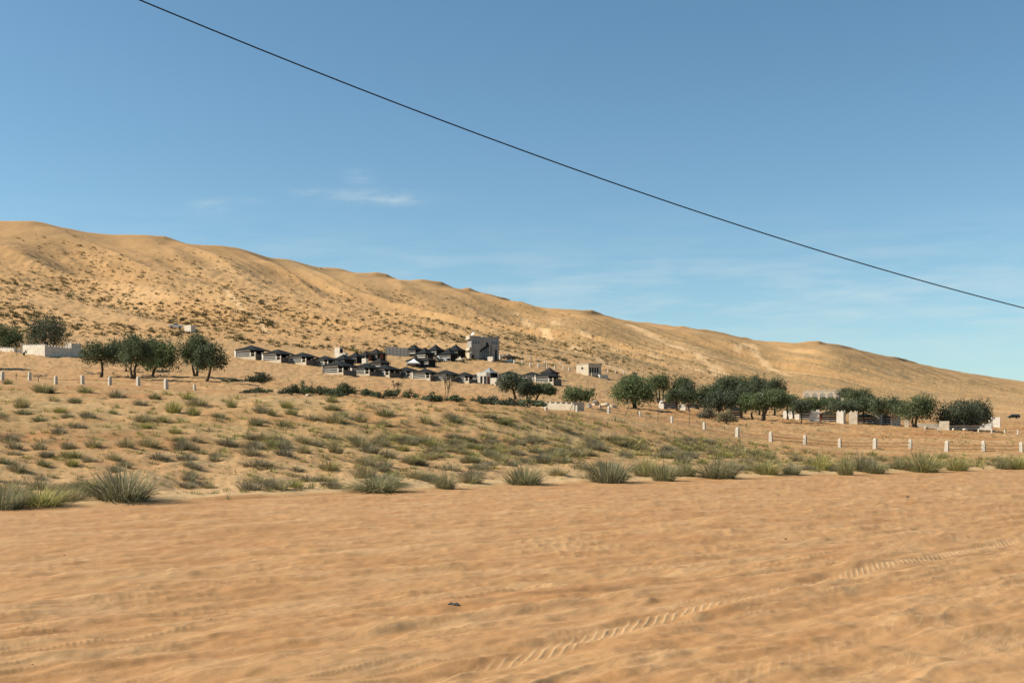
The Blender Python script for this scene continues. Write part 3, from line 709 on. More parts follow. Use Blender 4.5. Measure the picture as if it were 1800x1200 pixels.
def near_label(px, py, wm, olive):
    lx, ly, ph = min(LM, key=lambda q: ((q[0]-px)/1.6)**2+((q[1]-py)*1.4)**2)
    rel_ = 'right beside' if abs(px-lx) < 40 and abs(py-ly) < 10 else ('well above' if ly-py > 22 else 'just above' if py < ly-6 else 'well below' if py-ly > 22 else 'just below' if py > ly+6 else 'level with')
    size = 'large' if wm > 1.25 else 'medium' if wm > .9 else 'small'
    tf = min(LM[:14], key=lambda q: abs(q[0]-px))[2]
    far = f", toward {tf}" if ('belt' in ph or 'pair' in ph or 'clump' in ph) and 'tuft' not in ph else ' on the sandy bank' if len(ph.split()) < 7 else ''
    return f"{size} {'olive' if olive else 'grey'} shrub {rel_} {ph}{far}"
for i, (_, p, wpx, hpx, px, py) in enumerate(cand[:NIND]):
    olive = g.uniform() < (.62 if py < 765 else .25)
    me = (SHO if olive else SHG)[i % 5]
    lab = near_label(px, py, wpx*p.y/F, olive)
    put('desert_shrub', me, p, wpx, hpx, lab, 'shrub', 'desert shrubs: '+lab[:60], sink=.03)
SEENLAB = {}
def stuff_mesh(name, items, sources, mats):
    """many small plants as one object"""
    CO, F4, F3, RN, MI4, MI3 = [], [], [], [], [], []; n = 0
    for (p, sx, sz, si, rot, rnd0) in items:
        c, a, b_, r_ = sources[si]; ca_, sa_ = math.cos(rot), math.sin(rot)
        q = np.empty_like(c); q[:, 0] = p[0]+(c[:, 0]*ca_-c[:, 1]*sa_)*sx; q[:, 1] = p[1]+(c[:, 0]*sa_+c[:, 1]*ca_)*sx; q[:, 2] = p[2]+c[:, 2]*sz
        CO.append(q); F4.append(a+n); F3.append(b_+n); RN.append(np.clip(r_+rnd0, 0, 1)); n += len(c)
        mi = 0 if rnd0 < 0.05 else min(1, len(mats)-1); MI4.append(np.full(len(a), mi)); MI3.append(np.full(len(b_), mi))
    me = np_mesh(name, np.concatenate(CO), np.concatenate(F4), np.concatenate(F3), mats, False, {'rnd': np.concatenate(RN)}, np.concatenate(MI4+MI3))
    o = link(name, me); o['kind'] = 'stuff'; return o
SRC_S = [blades(42, 400+i, .45, 1.35, .07, 2, .4, 1, .2) for i in range(6)]
SRC_X = [blades(9, 420+i, .5, 1.3, .16, 1, .4, 1, .2) for i in range(6)]
items = [((p.x, p.y, p.z-.02), wpx*p.y/F*.6, hpx*p.y/F, int(g.integers(6)), g.uniform(0, 6.28), g.uniform(-.15, .25)) for (_, p, wpx, hpx, px, py) in cand[NIND:]]
# crumbs of dry grass and seedlings between them
for _ in range(7000):
    px = g.uniform(-60, 1860); top = np.interp(px, [0, 350, 600, 900, 1050, 1300, 1500, 1800], [660, 680, 700, 713, 730, 760, 775, 785])
    py = g.uniform(top, np.interp(px, [0, 900, 1800], [885, 846, 820]))
    if g.uniform() > .35+.65*min(dens(px, py), 1): continue
    p = hit(px, py); s_ = g.uniform(.10, .30)
    items.append(((p.x, p.y, p.z-.01), s_, s_*g.uniform(.4, .8), int(g.integers(6, 12)), g.uniform(0, 6.28), g.uniform(-.15, .3)))
# plain between the fence and the tents
for _ in range(2600):
    px = g.uniform(-60, 1860); top = np.interp(px, [0, 400, 600, 900, 1200, 1500, 1800], [600, 612, 640, 650, 660, 705, 720])
    bot = np.interp(px, [0, 350, 600, 900, 1050, 1300, 1500, 1800], [662, 680, 700, 713, 726, 760, 775, 785])
    py = g.uniform(top, bot); p = hit(px, py, 110); s_ = abs(g.normal(0, .35))+.15
    if p.y > 700: continue
    items.append(((p.x, p.y, p.z-.02), s_, s_*.6, int(g.integers(6, 12)), g.uniform(0, 6.28), g.uniform(-.15, .3)))
stuff_mesh('low_ground_cover', items, SRC_S+SRC_X, [G_GREY, G_OLIV])

# dune shrubs
CL = np.random.default_rng(77)
def dune_density(px, py, sx, sy):
    c = np.interp(px, [0, 300, 600, 900, 1200], [388, 418, 475, 530, 578])
    f = np.interp(px, [0, 400, 600, 900, 1200], [585, 594, 611, 635, 672])
    t_ = (py-c)/(f-c)
    d = np.interp(t_, [0, .12, .3, .5, .75, .95, 1.1], [.0, .07, .32, .62, 1.0, .75, .25])
    n_ = float(perlin(np.array((sx*.79-sy*.61)/90.), np.array((sx*.59+sy*.807)/28.), 301))
    d *= np.clip(.55+1.5*n_, 0.03, 1.6)
    if 690 < px < 930 and t_ < .75: d *= 1.9
    return d
dunes = []; tries = 0
while len(dunes) < 6200 and tries < 160000:
    tries += 1
    px = CL.uniform(-60, 1250); f = np.interp(px, [0, 400, 600, 900, 1200], [600, 604, 618, 640, 672]); c = crest_y(px)
    py = CL.uniform(c+2, f)
    x, y = hit0(px, py, 200)
    if CL.uniform() > dune_density(px, py, x, y): continue
    k = np.interp(px, [0, 700, 1000, 1250], [1.0, 1.0, .75, .5])
    if CL.uniform() > k: continue
    s_ = min(float(np.exp(CL.normal(-.38, .40))), 1.5)*np.interp(px, [0, 800, 1250], [1.0, 1.0, .95])
    dunes.append((s_/y, x, y, s_, px, py))
dunes.sort(key=lambda q: -q[0])
for i, (_, x, y, s_, px, py) in enumerate(dunes[:300]):
    o = bpy.data.objects.new('dune_shrub', LOWG[i % 6]); col.objects.link(o)
    o.location = (x, y, ground_z(x, y)-.05); o.rotation_euler = (0, 0, CL.uniform(0, 6.28)); o.scale = (1.35*s_, 1.0*s_, 1.05*s_)
    dl = min(((20, 'the dark tree cut by the frame'), (80, 'the big round compound tree'), (130, 'the little compound hut'), (178, 'the flat topped tree'), (235, 'the tallest wall side tree'), (283, 'the drooping tree'), (320, 'the white vehicle'), (345, 'the merged trees'), (400, 'the gap before the tents'), (441, 'the white pillar tent'), (500, 'the second upper tent'), (560, 'the last upper tent'), (600, 'the white hut block'), (657, 'the brown roofed tents'), (705, 'the grey panel wall'), (745, 'the first cluster tents'), (795, 'the pointed tents by the house'), (850, 'the two storey house'), (905, 'the brush shelter'), (960, 'the little boundary posts'), (1035, 'the flat roofed house'), (1120, 'the start of the grove'), (1200, 'the round grove tree')), key=lambda q: abs(q[0]-px))
    t_ = (py-crest_y(px))/(np.interp(px, [0, 400, 600, 900, 1200], [600, 604, 618, 640, 672])-crest_y(px))
    where = 'near the dune crest over' if t_ < .25 else 'high on the dune over' if t_ < .45 else 'halfway up the dune over' if t_ < .62 else 'low on the dune over' if t_ < .82 else 'at the dune foot behind'
    lab = ('bigger ' if s_ > 1.25 else '')+('grey' if i % 2 == 0 else 'olive')+' dune shrub '+where+' '+dl[1]
    tag(o, lab, 'shrub', 'dune shrubs: '+lab[:60])
its = []
for (_, x, y, s_, px, py) in dunes[300:]:
    its.append(((x, y, ground_z(x, y)-.05), 1.1*s_, .85*s_, int(CL.integers(6)), CL.uniform(0, 6.28), CL.uniform(-.2, .2)))
for _ in range(5200):                                           # fine speckle, thicker towards the far end
    px = CL.uniform(-40, 1860); c = crest_y(px); f = np.interp(px, [0, 400, 600, 900, 1200, 1500, 1800], [600, 604, 618, 640, 672, 706, 724])
    py = c+3+(f-c-3)*CL.beta(1.6, 1.1); x, y = hit0(px, py, 200)
    n_ = float(perlin(np.array((x*.79-y*.61)/140.), np.array((x*.59+y*.807)/40.), 311))
    if CL.uniform() > .35+.9*n_+.15*(px > 900): continue
    s_ = CL.uniform(.35, .85)*np.interp(px, [0, 900, 1800], [.8, .9, 1.5])
    its.append(((x, y, ground_z(x, y)-.03), s_, s_*.6, int(CL.integers(6, 12)), CL.uniform(0, 6.28), CL.uniform(-.2, .3)))
SRC_D = [blades(16, 440+i, .55, 1.3, .30, 1, .4, 1, .2) for i in range(6)]
stuff_mesh('dune_ground_cover', its, SRC_D+SRC_X, [G_DUNE, G_DUNE])

# ------------------------------------------------------------------ leafy crowns
def leaf_cloud(name, lobes, n, size, seed, mat, fit=None):
    """lobes: (x, y, z, rx, ry, rz). Leaf-sized quads through each lobe, denser towards its skin"""
    g = np.random.default_rng(seed); lob = np.array(lobes, float)
    vol = lob[:, 3]*lob[:, 5]; pick = g.choice(len(lob), n, p=vol/vol.sum())
    d = g.normal(size=(n, 3)); d /= np.linalg.norm(d, axis=1)[:, None]
    r = g.uniform(0, 1, n)**.33*(.86+.22*g.uniform(0, 1, n))
    # ragged skin: each lobe has its own bumps
    bumps = .16*np.sin(d[:, 0]*5+pick*2.1)+.14*np.sin(d[:, 1]*6+pick*1.3)+.14*np.sin(d[:, 2]*7+pick*.7)
    p = lob[pick, :3]+d*lob[pick, 3:]*(r*(1+bumps))[:, None]
    under = d[:, 2] < -.45
    p[under, 2] += lob[pick[under], 5]*(-.45-d[under, 2])*.7
    if fit:
        x0, x1, z0, z1 = fit
        for ax_i, lo, hi in ((0, x0, x1), (2, z0, z1)):
            q0, q1 = np.percentile(p[:, ax_i], [.8, 99.2]); p[:, ax_i] = lo+(p[:, ax_i]-q0)/(q1-q0)*(hi-lo)
    a = g.normal(size=(n, 3)); a /= np.linalg.norm(a, axis=1)[:, None]
    b_ = np.cross(a, g.normal(size=(n, 3))); b_ /= np.linalg.norm(b_, axis=1)[:, None]
    s_ = size*g.uniform(.55, 1.35, n)[:, None]
    a = a*s_*.5; b_ = b_*s_*.32
    co = np.stack([p-a, p+b_, p+a, p-b_], 1).reshape(-1, 3)
    f4 = np.arange(n*4).reshape(-1, 4)
    rnd = np.repeat(np.clip(g.beta(2.2, 2.2, n)*.75+.25*g.uniform(0, 1, len(lob))[pick], 0, 1), 4)
    return np_mesh(name, co, f4, None, [mat], False, {'rnd': rnd})

def bush(px, py, wd, hh, label, ymin=0, seed=0, mat=None, Y=None):
    p = at(px, Y) if Y else hit(px, py, ymin); k = p.y/F; W, H = wd*k, hh*k
    g = np.random.default_rng(seed+900); lobes = []
    W *= 1.12; H *= .95; nl = max(7, int(W/.7))
    for i in range(nl):
        x = g.uniform(-.42, .42)*W; h_ = H*g.uniform(.45, .8)*(1-.5*abs(x/W*2)**2)
        lobes.append((x, g.uniform(-.3, .3)*min(W, 2.5), h_*.55, W*g.uniform(.12, .2)+.15, min(W, 2.2)*g.uniform(.22, .34), h_*.62))
    lobes.append((g.uniform(-.2, .2)*W, 0, H*.62, W*.16, min(W, 2.2)*.25, H*.36))
    me = leaf_cloud('foliage', lobes, int(np.clip(W*H*330, 700, 4500)), .19 if p.y > 70 else .1, seed, mat or G_BUSH)
    root = empty('dark_bush', (p.x, p.y, p.z)); tag(root, label, 'bush', 'dark green bushes behind the crest of the bank')
    link('foliage', me, root)
    m_ = MB()
    for i in range(5):
        a = g.uniform(0, 6.28); m_.tube([(0, 0, -.1), (math.cos(a)*W*.15, math.sin(a)*.4, H*.3), (math.cos(a)*W*.28, math.sin(a)*.6, H*.62)], [.05, .035, .015], 5)
    m_.build('stems', MT['bark'], root)
    return root
BUSHES = [
 (462, 674, 56, 22, 'dark bush clump with one pointed top, below the end of the first tent row'),
 (405, 672, 34, 8, 'flat dark bush low on sand near the last big tree with a trunk'),
 (458, 690, 34, 11, 'pair of low dark mounds of bush on sand, set lower than the rest'),
 (436, 693, 22, 8, 'smallest low dark bush on bare sand, beside the low mounds'),
 (512, 694, 38, 20, 'sloping dark bush opening the long hedge of dark bushes'),
 (535, 694, 26, 26, 'tallest peaked dark bush of the hedge, with white rock below'),
 (563, 693, 40, 17, 'rounded dark bush beside the tallest peaked one in hedge'),
 (610, 695, 60, 24, 'broadest dark bush in the middle of the hedge'),
 (588, 698, 34, 14, 'low front dark bush before the broadest one in hedge'),
 (640, 696, 36, 14, 'low dark bush between broadest bush and the small bare tree'),
 (672, 699, 44, 15, 'dark bush at the near side of the small bare tree'),
 (696, 697, 30, 14, 'dark bush wrapping the foot of the small bare tree'),
 (719, 700, 26, 17, 'pointed dark bush ending the hedge past the small bare tree'),
 (760, 705, 36, 16, 'dark bush between both bare trees on the crest'),
 (802, 705, 36, 12, 'low dark bush just past the thin bare tree'),
 (838, 706, 24, 12, 'small dark bush with twiggy top, before the leaning trees'),
 (866, 711, 44, 18, 'dark bush under the first of the three leaning trees'),
 (893, 714, 50, 16, 'dark bush in the middle under the three leaning trees'),
 (928, 716, 56, 18, 'dark bush under the last leaning tree, touching low white wall'),
 (1250, 736, 44, 24, 'grey green bush below the grove, closer to the stone pile'),
 (1276, 744, 40, 30, 'larger grey green bush below the grove and striped tent'),
]
for i, (px, py, wd, hh, lab) in enumerate(BUSHES):
    if px < 1000: bush(px, py, wd, hh*1.1, lab, seed=i, ymin=100 if py < 697 else 88)
    else: bush(px, py, wd, hh, lab, seed=i, mat=G_GREY, ymin=110)

# ------------------------------------------------------------------ trees
def tree(px, py, x0, x1, y0, y1, label, Y=None, ymin=120, seed=0, lean=0.0, stems=1, dens_=1.0, group='ghaf trees'):
    """base pixel, crown box in pixels (left, right, top, bottom)"""
    p = at(px, Y) if Y else hit(px, py, ymin)
    k = p.y/F; base_py = HY-(p.z-CAMZ)/p.y*F
    L0, L1 = (x0-px)*k, (x1-px)*k; zt, zb = (base_py-y0)*k, (base_py-y1)*k
    zb = max(zb, .5)
    W, H = L1-L0, zt-zb; cx = (L0+L1)/2; g = np.random.default_rng(seed+500)
    lobes = [(cx, 0, zb+H*.48, W*.38, W*.32, H*.42), (cx-.2*W, 0, zb+H*.38, W*.24, W*.24, H*.34), (cx+.2*W, 0, zb+H*.38, W*.24, W*.24, H*.34)]
    nl = 9
    for i in range(nl):
        f = (i+.5)/nl*2-1+g.uniform(-.1, .1); rx = W*g.uniform(.14, .22); rz = H*g.uniform(.24, .36)
        arch = math.sqrt(max(0, 1-(f*.86)**2))
        zc = zb+rz*.8+(H-1.7*rz)*np.clip(arch*g.uniform(.55, 1.1), 0, 1)
        lobes.append((cx+f*(W/2-rx*.9), g.uniform(-.32, .32)*W, zc, rx, W*g.uniform(.14, .22), rz))
    for i in range(7):
        a = g.uniform(0, 6.28); rr = g.uniform(.1, .34)*W; rz = H*g.uniform(.18, .28)
        lobes.append((cx+math.cos(a)*rr, math.sin(a)*rr, zb+rz+(H-2*rz)*g.uniform(.1, 1), W*g.uniform(.11, .18), W*g.uniform(.12, .2), rz))
    n = int(np.clip(W*H*260*dens_, 3000, 11000))
    root = empty('ghaf_tree', (p.x, p.y, p.z-.05)); tag(root, label, 'tree', group)
    link('crown', leaf_cloud('crown', lobes, n, .27, seed, G_TREE, (L0, L1, zb, zt)), root)
    m_ = MB(); r0 = .10+.022*W
    for s_ in range(stems):
        off = (s_-(stems-1)/2)*.7; top = Vector((cx*.55+off*1.2+lean, g.uniform(-.3, .3), zb+H*.22))
        b0 = Vector((off*.45, 0, -.25)); mid = b0.lerp(top, .5)+Vector((g.uniform(-.25, .25), g.uniform(-.2, .2), 0))
        m_.tube([b0, b0.lerp(mid, .5)+Vector((.06, 0, 0)), mid, top], [r0*1.25, r0, r0*.85, r0*.6], 7)
        for q in g.permutation(len(lobes))[:5]:
            e = Vector(lobes[q][:3]); m1 = top.lerp(e, .5)+Vector((0, 0, -.12*H))
            m_.tube([top-Vector((0, 0, .15)), m1, e], [r0*.5, r0*.32, r0*.1], 5)
    m_.build('trunk', MT['bark'], root, smooth=True)
    return root
TREES = [
 dict(px=18, py=622, x0=-12, x1=41, y0=571, y1=614, Y=250, label='dark tree behind cream wall with the gate, cut by the frame edge'),
 dict(px=80, py=622, x0=42, x1=119, y0=555, y1=616, Y=246, label='big round dark tree rising behind the corner of the crenellated wall'),
 dict(px=177, py=663, x0=143, x1=212, y0=600, y1=640, label='flat topped tree on one thin straight trunk, first after the wall'),
 dict(px=221, py=654, x0=192, x1=240, y0=596, y1=638, Y=205, label='tree with thin trunk seen half hidden behind thick trunk of the cluster'),
 dict(px=234, py=666, x0=207, x1=268, y0=587, y1=643, stems=2, label='tallest tree of the wall side cluster, on a thick dark trunk'),
 dict(px=259, py=651, x0=240, x1=285, y0=596, y1=640, Y=210, label='tree whose short dark trunk stands behind the drooping one'),
 dict(px=266, py=661, x0=250, x1=316, y0=597, y1=650, lean=.3, label='drooping tree in the cluster with a bent trunk and low skirt'),
 dict(px=344, py=661, x0=317, x1=372, y0=586, y1=642, stems=2, label='higher of two merged trees standing apart with several stems'),
 dict(px=362, py=670, x0=342, x1=399, y0=604, y1=650, lean=.4, label='lower of two merged trees, nearer the black tents, on leaning stem'),
 dict(px=906, py=701, x0=873, x1=932, y0=655, y1=689, label='biggest of three leaning trees below the tents, on forked trunk', lean=-.3),
 dict(px=927, py=705, x0=910, x1=946, y0=666, y1=697, label='middle of three leaning trees below the tents, thin stem'),
 dict(px=938, py=705, x0=942, x1=977, y0=673, y1=693, label='smallest leaning tree, its stem bent away from its two neighbours'),
 dict(px=1015, py=716, x0=989, x1=1044, y0=679, y1=706, stems=2, label='lone low spreading tree over the low wall and stone pile'),
 dict(px=1116, py=717, x0=1074, x1=1156, y0=662, y1=709, stems=2, label='wide two stemmed tree opening the grove, low crown, seen whole'),
 dict(px=1100, py=705, x0=1090, x1=1128, y0=656, y1=690, Y=225, label='tree top rising behind the wide two stemmed tree'),
 dict(px=1160, py=698, x0=1138, x1=1179, y0=656, y1=687, Y=250, stems=3, label='clean upright tree on three bare stems with sand beneath'),
 dict(px=1202, py=700, x0=1180, x1=1222, y0=660, y1=692, Y=248, label='round tree beside the three stemmed one, roof peeking under it'),
 dict(px=1190, py=712, x0=1167, x1=1209, y0=683, y1=707, Y=214, label='low greyish tree in front of the round one, dark tent beneath'),
 dict(px=1212, py=714, x0=1196, x1=1224, y0=676, y1=711, Y=222, label='narrow tree between low greyish tree and the big grove mass'),
 dict(px=1240, py=722, x0=1221, x1=1272, y0=673, y1=716, Y=222, label='front tree at the start of big grove mass, above grey bushes'),
 dict(px=1285, py=712, x0=1254, x1=1302, y0=660, y1=702, Y=255, label='rear tree of big grove with the first high rounded top'),
 dict(px=1310, py=712, x0=1288, x1=1330, y0=661, y1=702, Y=262, label='rear tree of big grove, second of the high rounded tops'),
 dict(px=1335, py=712, x0=1317, x1=1352, y0=659, y1=702, Y=258, label='highest rear tree top of big grove, above the white sheet'),
 dict(px=1362, py=712, x0=1344, x1=1379, y0=664, y1=698, Y=255, label='round rear tree ending the high tops of the big grove'),
 dict(px=1262, py=727, x0=1238, x1=1288, y0=688, y1=722, Y=208, label='low front tree of big grove, skirt to ground, above bushes'),
 dict(px=1302, py=732, x0=1278, x1=1320, y0=680, y1=718, Y=215, label='grey tinged tree over the striped tent in the grove'),
 dict(px=1323, py=734, x0=1303, x1=1342, y0=690, y1=724, Y=206, label='tree on thin curved stem just past the striped grove tent'),
 dict(px=1340, py=734, x0=1322, x1=1386, y0=684, y1=721, Y=204, stems=2, label='front tree on dark double trunk, brightest green crown in grove'),
 dict(px=1384, py=734, x0=1364, x1=1404, y0=693, y1=716, Y=226, label='tree between bright green crown and the first white block'),
 dict(px=1408, py=735, x0=1392, x1=1422, y0=703, y1=728, Y=214, dens_=.7, label='thin grey tree over first white block, before black tent'),
 dict(px=1432, py=728, x0=1408, x1=1454, y0=698, y1=722, Y=240, label='tree below the arched building, over black tent'),
 dict(px=1462, py=722, x0=1446, x1=1472, y0=699, y1=712, Y=262, label='small tree under the last arches of the arched building'),
 dict(px=1488, py=712, x0=1476, x1=1500, y0=681, y1=700, Y=330, label='small dark treetop at the end of the arched building roof'),
 dict(px=1507, py=718, x0=1486, x1=1534, y0=683, y1=710, Y=285, label='high broad treetop just past the arched building'),
 dict(px=1475, py=734, x0=1452, x1=1508, y0=704, y1=728, Y=232, label='front tree whose skirt covers the roof of orange striped tent'),
 dict(px=1518, py=736, x0=1496, x1=1541, y0=697, y1=728, Y=236, label='front tree over the second striped tent with orange panel'),
 dict(px=1556, py=738, x0=1530, x1=1586, y0=697, y1=732, Y=230, label='tree with small knob top above the plain white blocks'),
 dict(px=1607, py=747, x0=1577, x1=1646, y0=694, y1=738, Y=222, stems=2, label='tall deep green tree on a thick black trunk past white blocks'),
 dict(px=1690, py=751, x0=1646, x1=1728, y0=704, y1=750, Y=222, stems=3, label='broadest low tree closing the grove, crown almost on ground'),
 dict(px=1716, py=750, x0=1692, x1=1745, y0=704, y1=746, Y=228, label='tree merged into the broadest tree at its open desert side'),
 dict(px=-42, py=648, x0=-85, x1=-6, y0=580, y1=632, label='tree outside the view that throws a long thin shadow'),
]
for i, kw in enumerate(TREES):
    kw.setdefault('seed', i)
    if 1215 < kw['px'] < 1600:                                   # crowns of the grove touch
        kw['x0'] -= 4; kw['x1'] += 4; kw['y1'] -= 1
    lone = kw['px'] < 420
    tree(group='ghaf trees by the walled compound' if lone else ('trees around the low wall' if kw['px'] < 1060 else 'ghaf trees of the grove'), **kw)
# two almost bare trees on the crest
def bare_tree(px, py, wd, hh, label, seed, leafy, ymin=100):
    p = hit(px, py, ymin); k = p.y/F; W, H = wd*k, hh*k; g = np.random.default_rng(seed); m_ = MB(); tips = []
    root = empty('bare_tree', (p.x, p.y, p.z)); tag(root, label, 'tree', 'almost bare trees on the crest')
    def grow(p0, d, ln, r, lev):
        p1 = p0+d*ln*.5+Vector((g.normal(0, .06), g.normal(0, .06), .02))*ln; p2 = p0+d*ln
        m_.tube([p0, p1, p2], [r, r*.8, r*.6], 5)
        if lev == 0: tips.append(p2); return
        for _ in range(3 if lev > 1 else 4):
            nd = (d+Vector((g.normal(0, .55), g.normal(0, .55), g.uniform(-.1, .45)))).normalized()
            grow(p2, nd, ln*g.uniform(.55, .8), r*.6, lev-1)
    for s_ in (-.5, .25, .6):
        grow(Vector((s_*.15, 0, -.1)), Vector((s_*.5, g.normal(0, .2), 1)).normalized(), H*.33, .11*H/3.5, 3)
    zs = max(t_.z for t_ in tips); xs = max(abs(t_.x) for t_ in tips)
    m_.v = [(x*(W*.5)/xs, y*(W*.5)/xs, z*H/zs) for x, y, z in m_.v]
    m_.build('trunk', MT['twig'], root)
    lob = [(t_.x*(W*.5)/xs, t_.y*(W*.5)/xs, t_.z*H/zs, W*.07, W*.07, H*.06) for t_ in tips]
    link('crown', leaf_cloud('crown', lob, leafy, .13, seed, G_DRY), root)
bare_tree(786, 702, 26, 42, 'thin bare grey tree standing tall on the crest below the tents', 5, 520)
bare_tree(697, 692, 20, 24, 'small bare grey tree growing out of the dark bushes', 8, 420)
# ------------------------------------------------------------------ black tents
TH = R(-35)
def roof_mesh(name, x0, x1, y0, y1, ze, apex, za, mat, drop=0.0, sag=.16, skirt=.18):
    """tent roof: hipped cloth, sagging between apex and eaves, with a short hanging edge"""
    ax, ay = apex; rings = 5; n = 16; v = []; f = []
    def rect(t):
        k = (t*4) % 4; i = int(k); q = k-i
        c = [(x0, y0), (x1, y0), (x1, y1), (x0, y1)]
        a, b_ = c[i], c[(i+1) % 4]; return a[0]+(b_[0]-a[0])*q, a[1]+(b_[1]-a[1])*q
    for r_ in range(1, rings+1):
        s_ = r_/rings
        for j in range(n):
            x, y = rect(j/n); X_, Y_ = ax+(x-ax)*s_, ay+(y-ay)*s_
            zz = za+(ze-za)*s_-sag*math.sin(math.pi*min(s_*1.05, 1))*(za-ze)*.55
            zz -= drop*max(0, (X_-.45*x1)/(x1-.45*x1)) if x1 > 0 else 0
            v.append((X_, Y_, zz))
    for j in range(n):
        x, y, zz = v[(rings-1)*n+j]; v.append((x, y, zz-skirt))
    v.append((ax, ay, za)); top = len(v)-1
    for j in range(n): f.append((top, j, (j+1) % n))
    for r_ in range(rings):
        for j in range(n): f.append((r_*n+j, (r_+1)*n+j, (r_+1)*n+(j+1) % n, r_*n+(j+1) % n))
    me = bpy.data.meshes.new(name); me.from_pydata(v, [], f); me.materials.append(mat); me.update(); return me
def box_part(name, dims, mat, parent, taper=0.0):
    return MB().box(*dims, taper=taper).build(name, mat, parent)
def make_row_tent():
    r = empty('black_tent', (0, 0, 0))
    box_part('plinth', (-2.4, 3.7, -2.2, 2.2, -1.6, .16), MT['cream'], r)
    box_part('wall', (-2.3, 2.0, -2.1, 2.1, .16, 1.86), MT['dark'], r)
    for z0, z1 in ((1.26, 1.62), (.86, .97), (.42, .53)): box_part('band', (-2.28, 1.98, -2.14, -2.1, z0, z1), MT['pale'], r)
    link('roof', roof_mesh('roof', -2.65, 3.95, -2.5, 2.5, 1.82, (.1, 0), 2.85, MT['black'], drop=.32), r)
    for x, y in ((2.15, -2.16), (3.62, -2.16), (3.62, -.2), (3.62, 2.0)): box_part('porch_post', (x-.13, x+.13, y-.13, y+.13, .162, 1.05), MT['pillar'], r)
    box_part('porch_wall', (3.702, 3.85, -2.2, 2.2, -1.6, .62), MT['shade_render'], r)  # its shade is put into the colour
    box_part('porch_rail', (2.29, 3.48, -2.18, -2.12, .72, .78), MT['cream'], r)
    MB().add([(2.05, -1.9, 1.60), (2.75, -1.95, .32), (2.95, -1.95, .32), (2.2, -1.9, 1.62), (2.05, -1.86, 1.60), (2.75, -1.91, .32), (2.95, -1.91, .32), (2.2, -1.86, 1.62)],
             [(0, 1, 2, 3), (7, 6, 5, 4), (0, 4, 5, 1), (1, 5, 6, 2), (2, 6, 7, 3), (3, 7, 4, 0)]).build('door_curtain', MT['brown'], r)
    return r
def make_square_tent(cloth, door):
    r = empty('square_tent', (0, 0, 0))
    box_part('wall', (-2, 2, -2, 2, -1.2, 1.65), MT['dark'], r)
    for z0, z1 in ((1.05, 1.28), (.55, .72)): box_part('band', (-1.98, 1.98, -2.04, -2.0, z0, z1), MT['pale'], r)
    link('roof', roof_mesh('roof', -2.4, 2.4, -2.4, 2.4, 1.62, (0, 0), 3.1, MT[cloth], sag=.22), r)
    box_part('door_curtain', (2.0, 2.04, -.7, .7, -.2, 1.45), MT[door], r)
    for x, y in ((2.2, -2.2), (2.2, 2.2)): box_part('tent_pole', (x-.06, x+.06, y-.06, y+.06, -1.2, 1.5), MT['twig'], r)
    return r
ROWT = make_row_tent(); first = {'row': True}
SQ = {}
def row_tent(left, py, wpx, label, group, hs=1.0, ymin=150, pillar=None):
    p = hit(left, py, ymin); k = p.y/F; s_ = 1.12*wpx*k/7.6; p = p+Vector((3.23*s_, .42*s_, 0))
    o = ROWT if first['row'] else copy_tree(ROWT); first['row'] = False
    o.location = (p.x, p.y, p.z-.12*s_); o.rotation_euler = (0, 0, TH+R(random.uniform(-2, 2))); o.scale = (s_, s_, s_*hs)
    tag(o, label, 'tent', group)
    if pillar:
        box_part('corner_pillar', (-2.95, -2.402, -2.25, -1.6, -1.6, 1.95), MT['pillar'], o)
    return o
def square_tent(cpx, py, wpx, hpx, label, group, cloth='black', door='dark', ymin=150, rz=None):
    p = hit(cpx, py, ymin); k = p.y/F; s_ = wpx*k/6.6
    key = (cloth, door)
    if key not in SQ: o = SQ[key] = make_square_tent(cloth, door)
    else: o = copy_tree(SQ[key])
    o.location = (p.x, p.y, p.z); o.rotation_euler = (0, 0, (TH if rz is None else rz)+R(random.uniform(-3, 3))); o.scale = (s_, s_, hpx*k/3.1)
    return tag(o, label, 'tent', group)
G1 = 'upper short row of black tents'; G2 = 'long front row of black tents'; G3 = 'tents behind the front row'; G4 = 'cluster of tents below the two storey house'
row_tent(415, 628, 53, 'black striped tent with white end pillar, first of the upper short row', G1, 1.02, pillar=True)
row_tent(463, 634, 50, 'black striped tent second in the upper short row, beside the white pillar tent', G1, 1.02)
row_tent(509, 638, 46, 'black striped tent third in the upper short row', G1, 1.02)
row_tent(550, 642, 42, 'black tent last in the upper short row, half hidden by a white pillar', G1, 1.02)
row_tent(569, 656, 51, 'biggest front row tent with white pillar at its open end', G2, 1.08, pillar=True)
row_tent(619, 658, 46, 'black tent second in the long front row, below the white hut block', G2, 1.1)
row_tent(654, 660, 46, 'black tent third in the long front row, below the brown tents', G2, 1.08)
row_tent(693, 662, 42, 'black tent fourth in the long front row, beside the white canopy', G2, 1.05)
row_tent(726, 665, 42, 'black tent in front row directly under the white pointed canopy', G2, 1.05)
row_tent(760, 669, 46, 'wide black tent in front row directly above the thin bare tree', G2, 1.05)
row_tent(798, 670, 37, 'black tent in front row just past the one above bare tree', G2, 1.1)
row_tent(827, 671, 37, 'black tent in front row half behind the hut with two doors', G2, 1.1)
row_tent(877, 668, 36, 'black tent in front row whose wall shows above the leaning trees', G2, 1.1)
row_tent(917, 669, 36, 'brown sided tent behind the crown of the smallest leaning tree', G2, 1.1)
row_tent(942, 672, 40, 'last striped tent of the front row, standing past the leaning trees', G2, 1.15)
square_tent(860, 666, 34, 20, 'tent with faded grey cloth roof behind the hut with two doors', G2, 'tarp', 'dark')
square_tent(966, 666, 36, 20, 'rear tent overlapping the last striped tent of the front row', G2, 'brown', 'red')
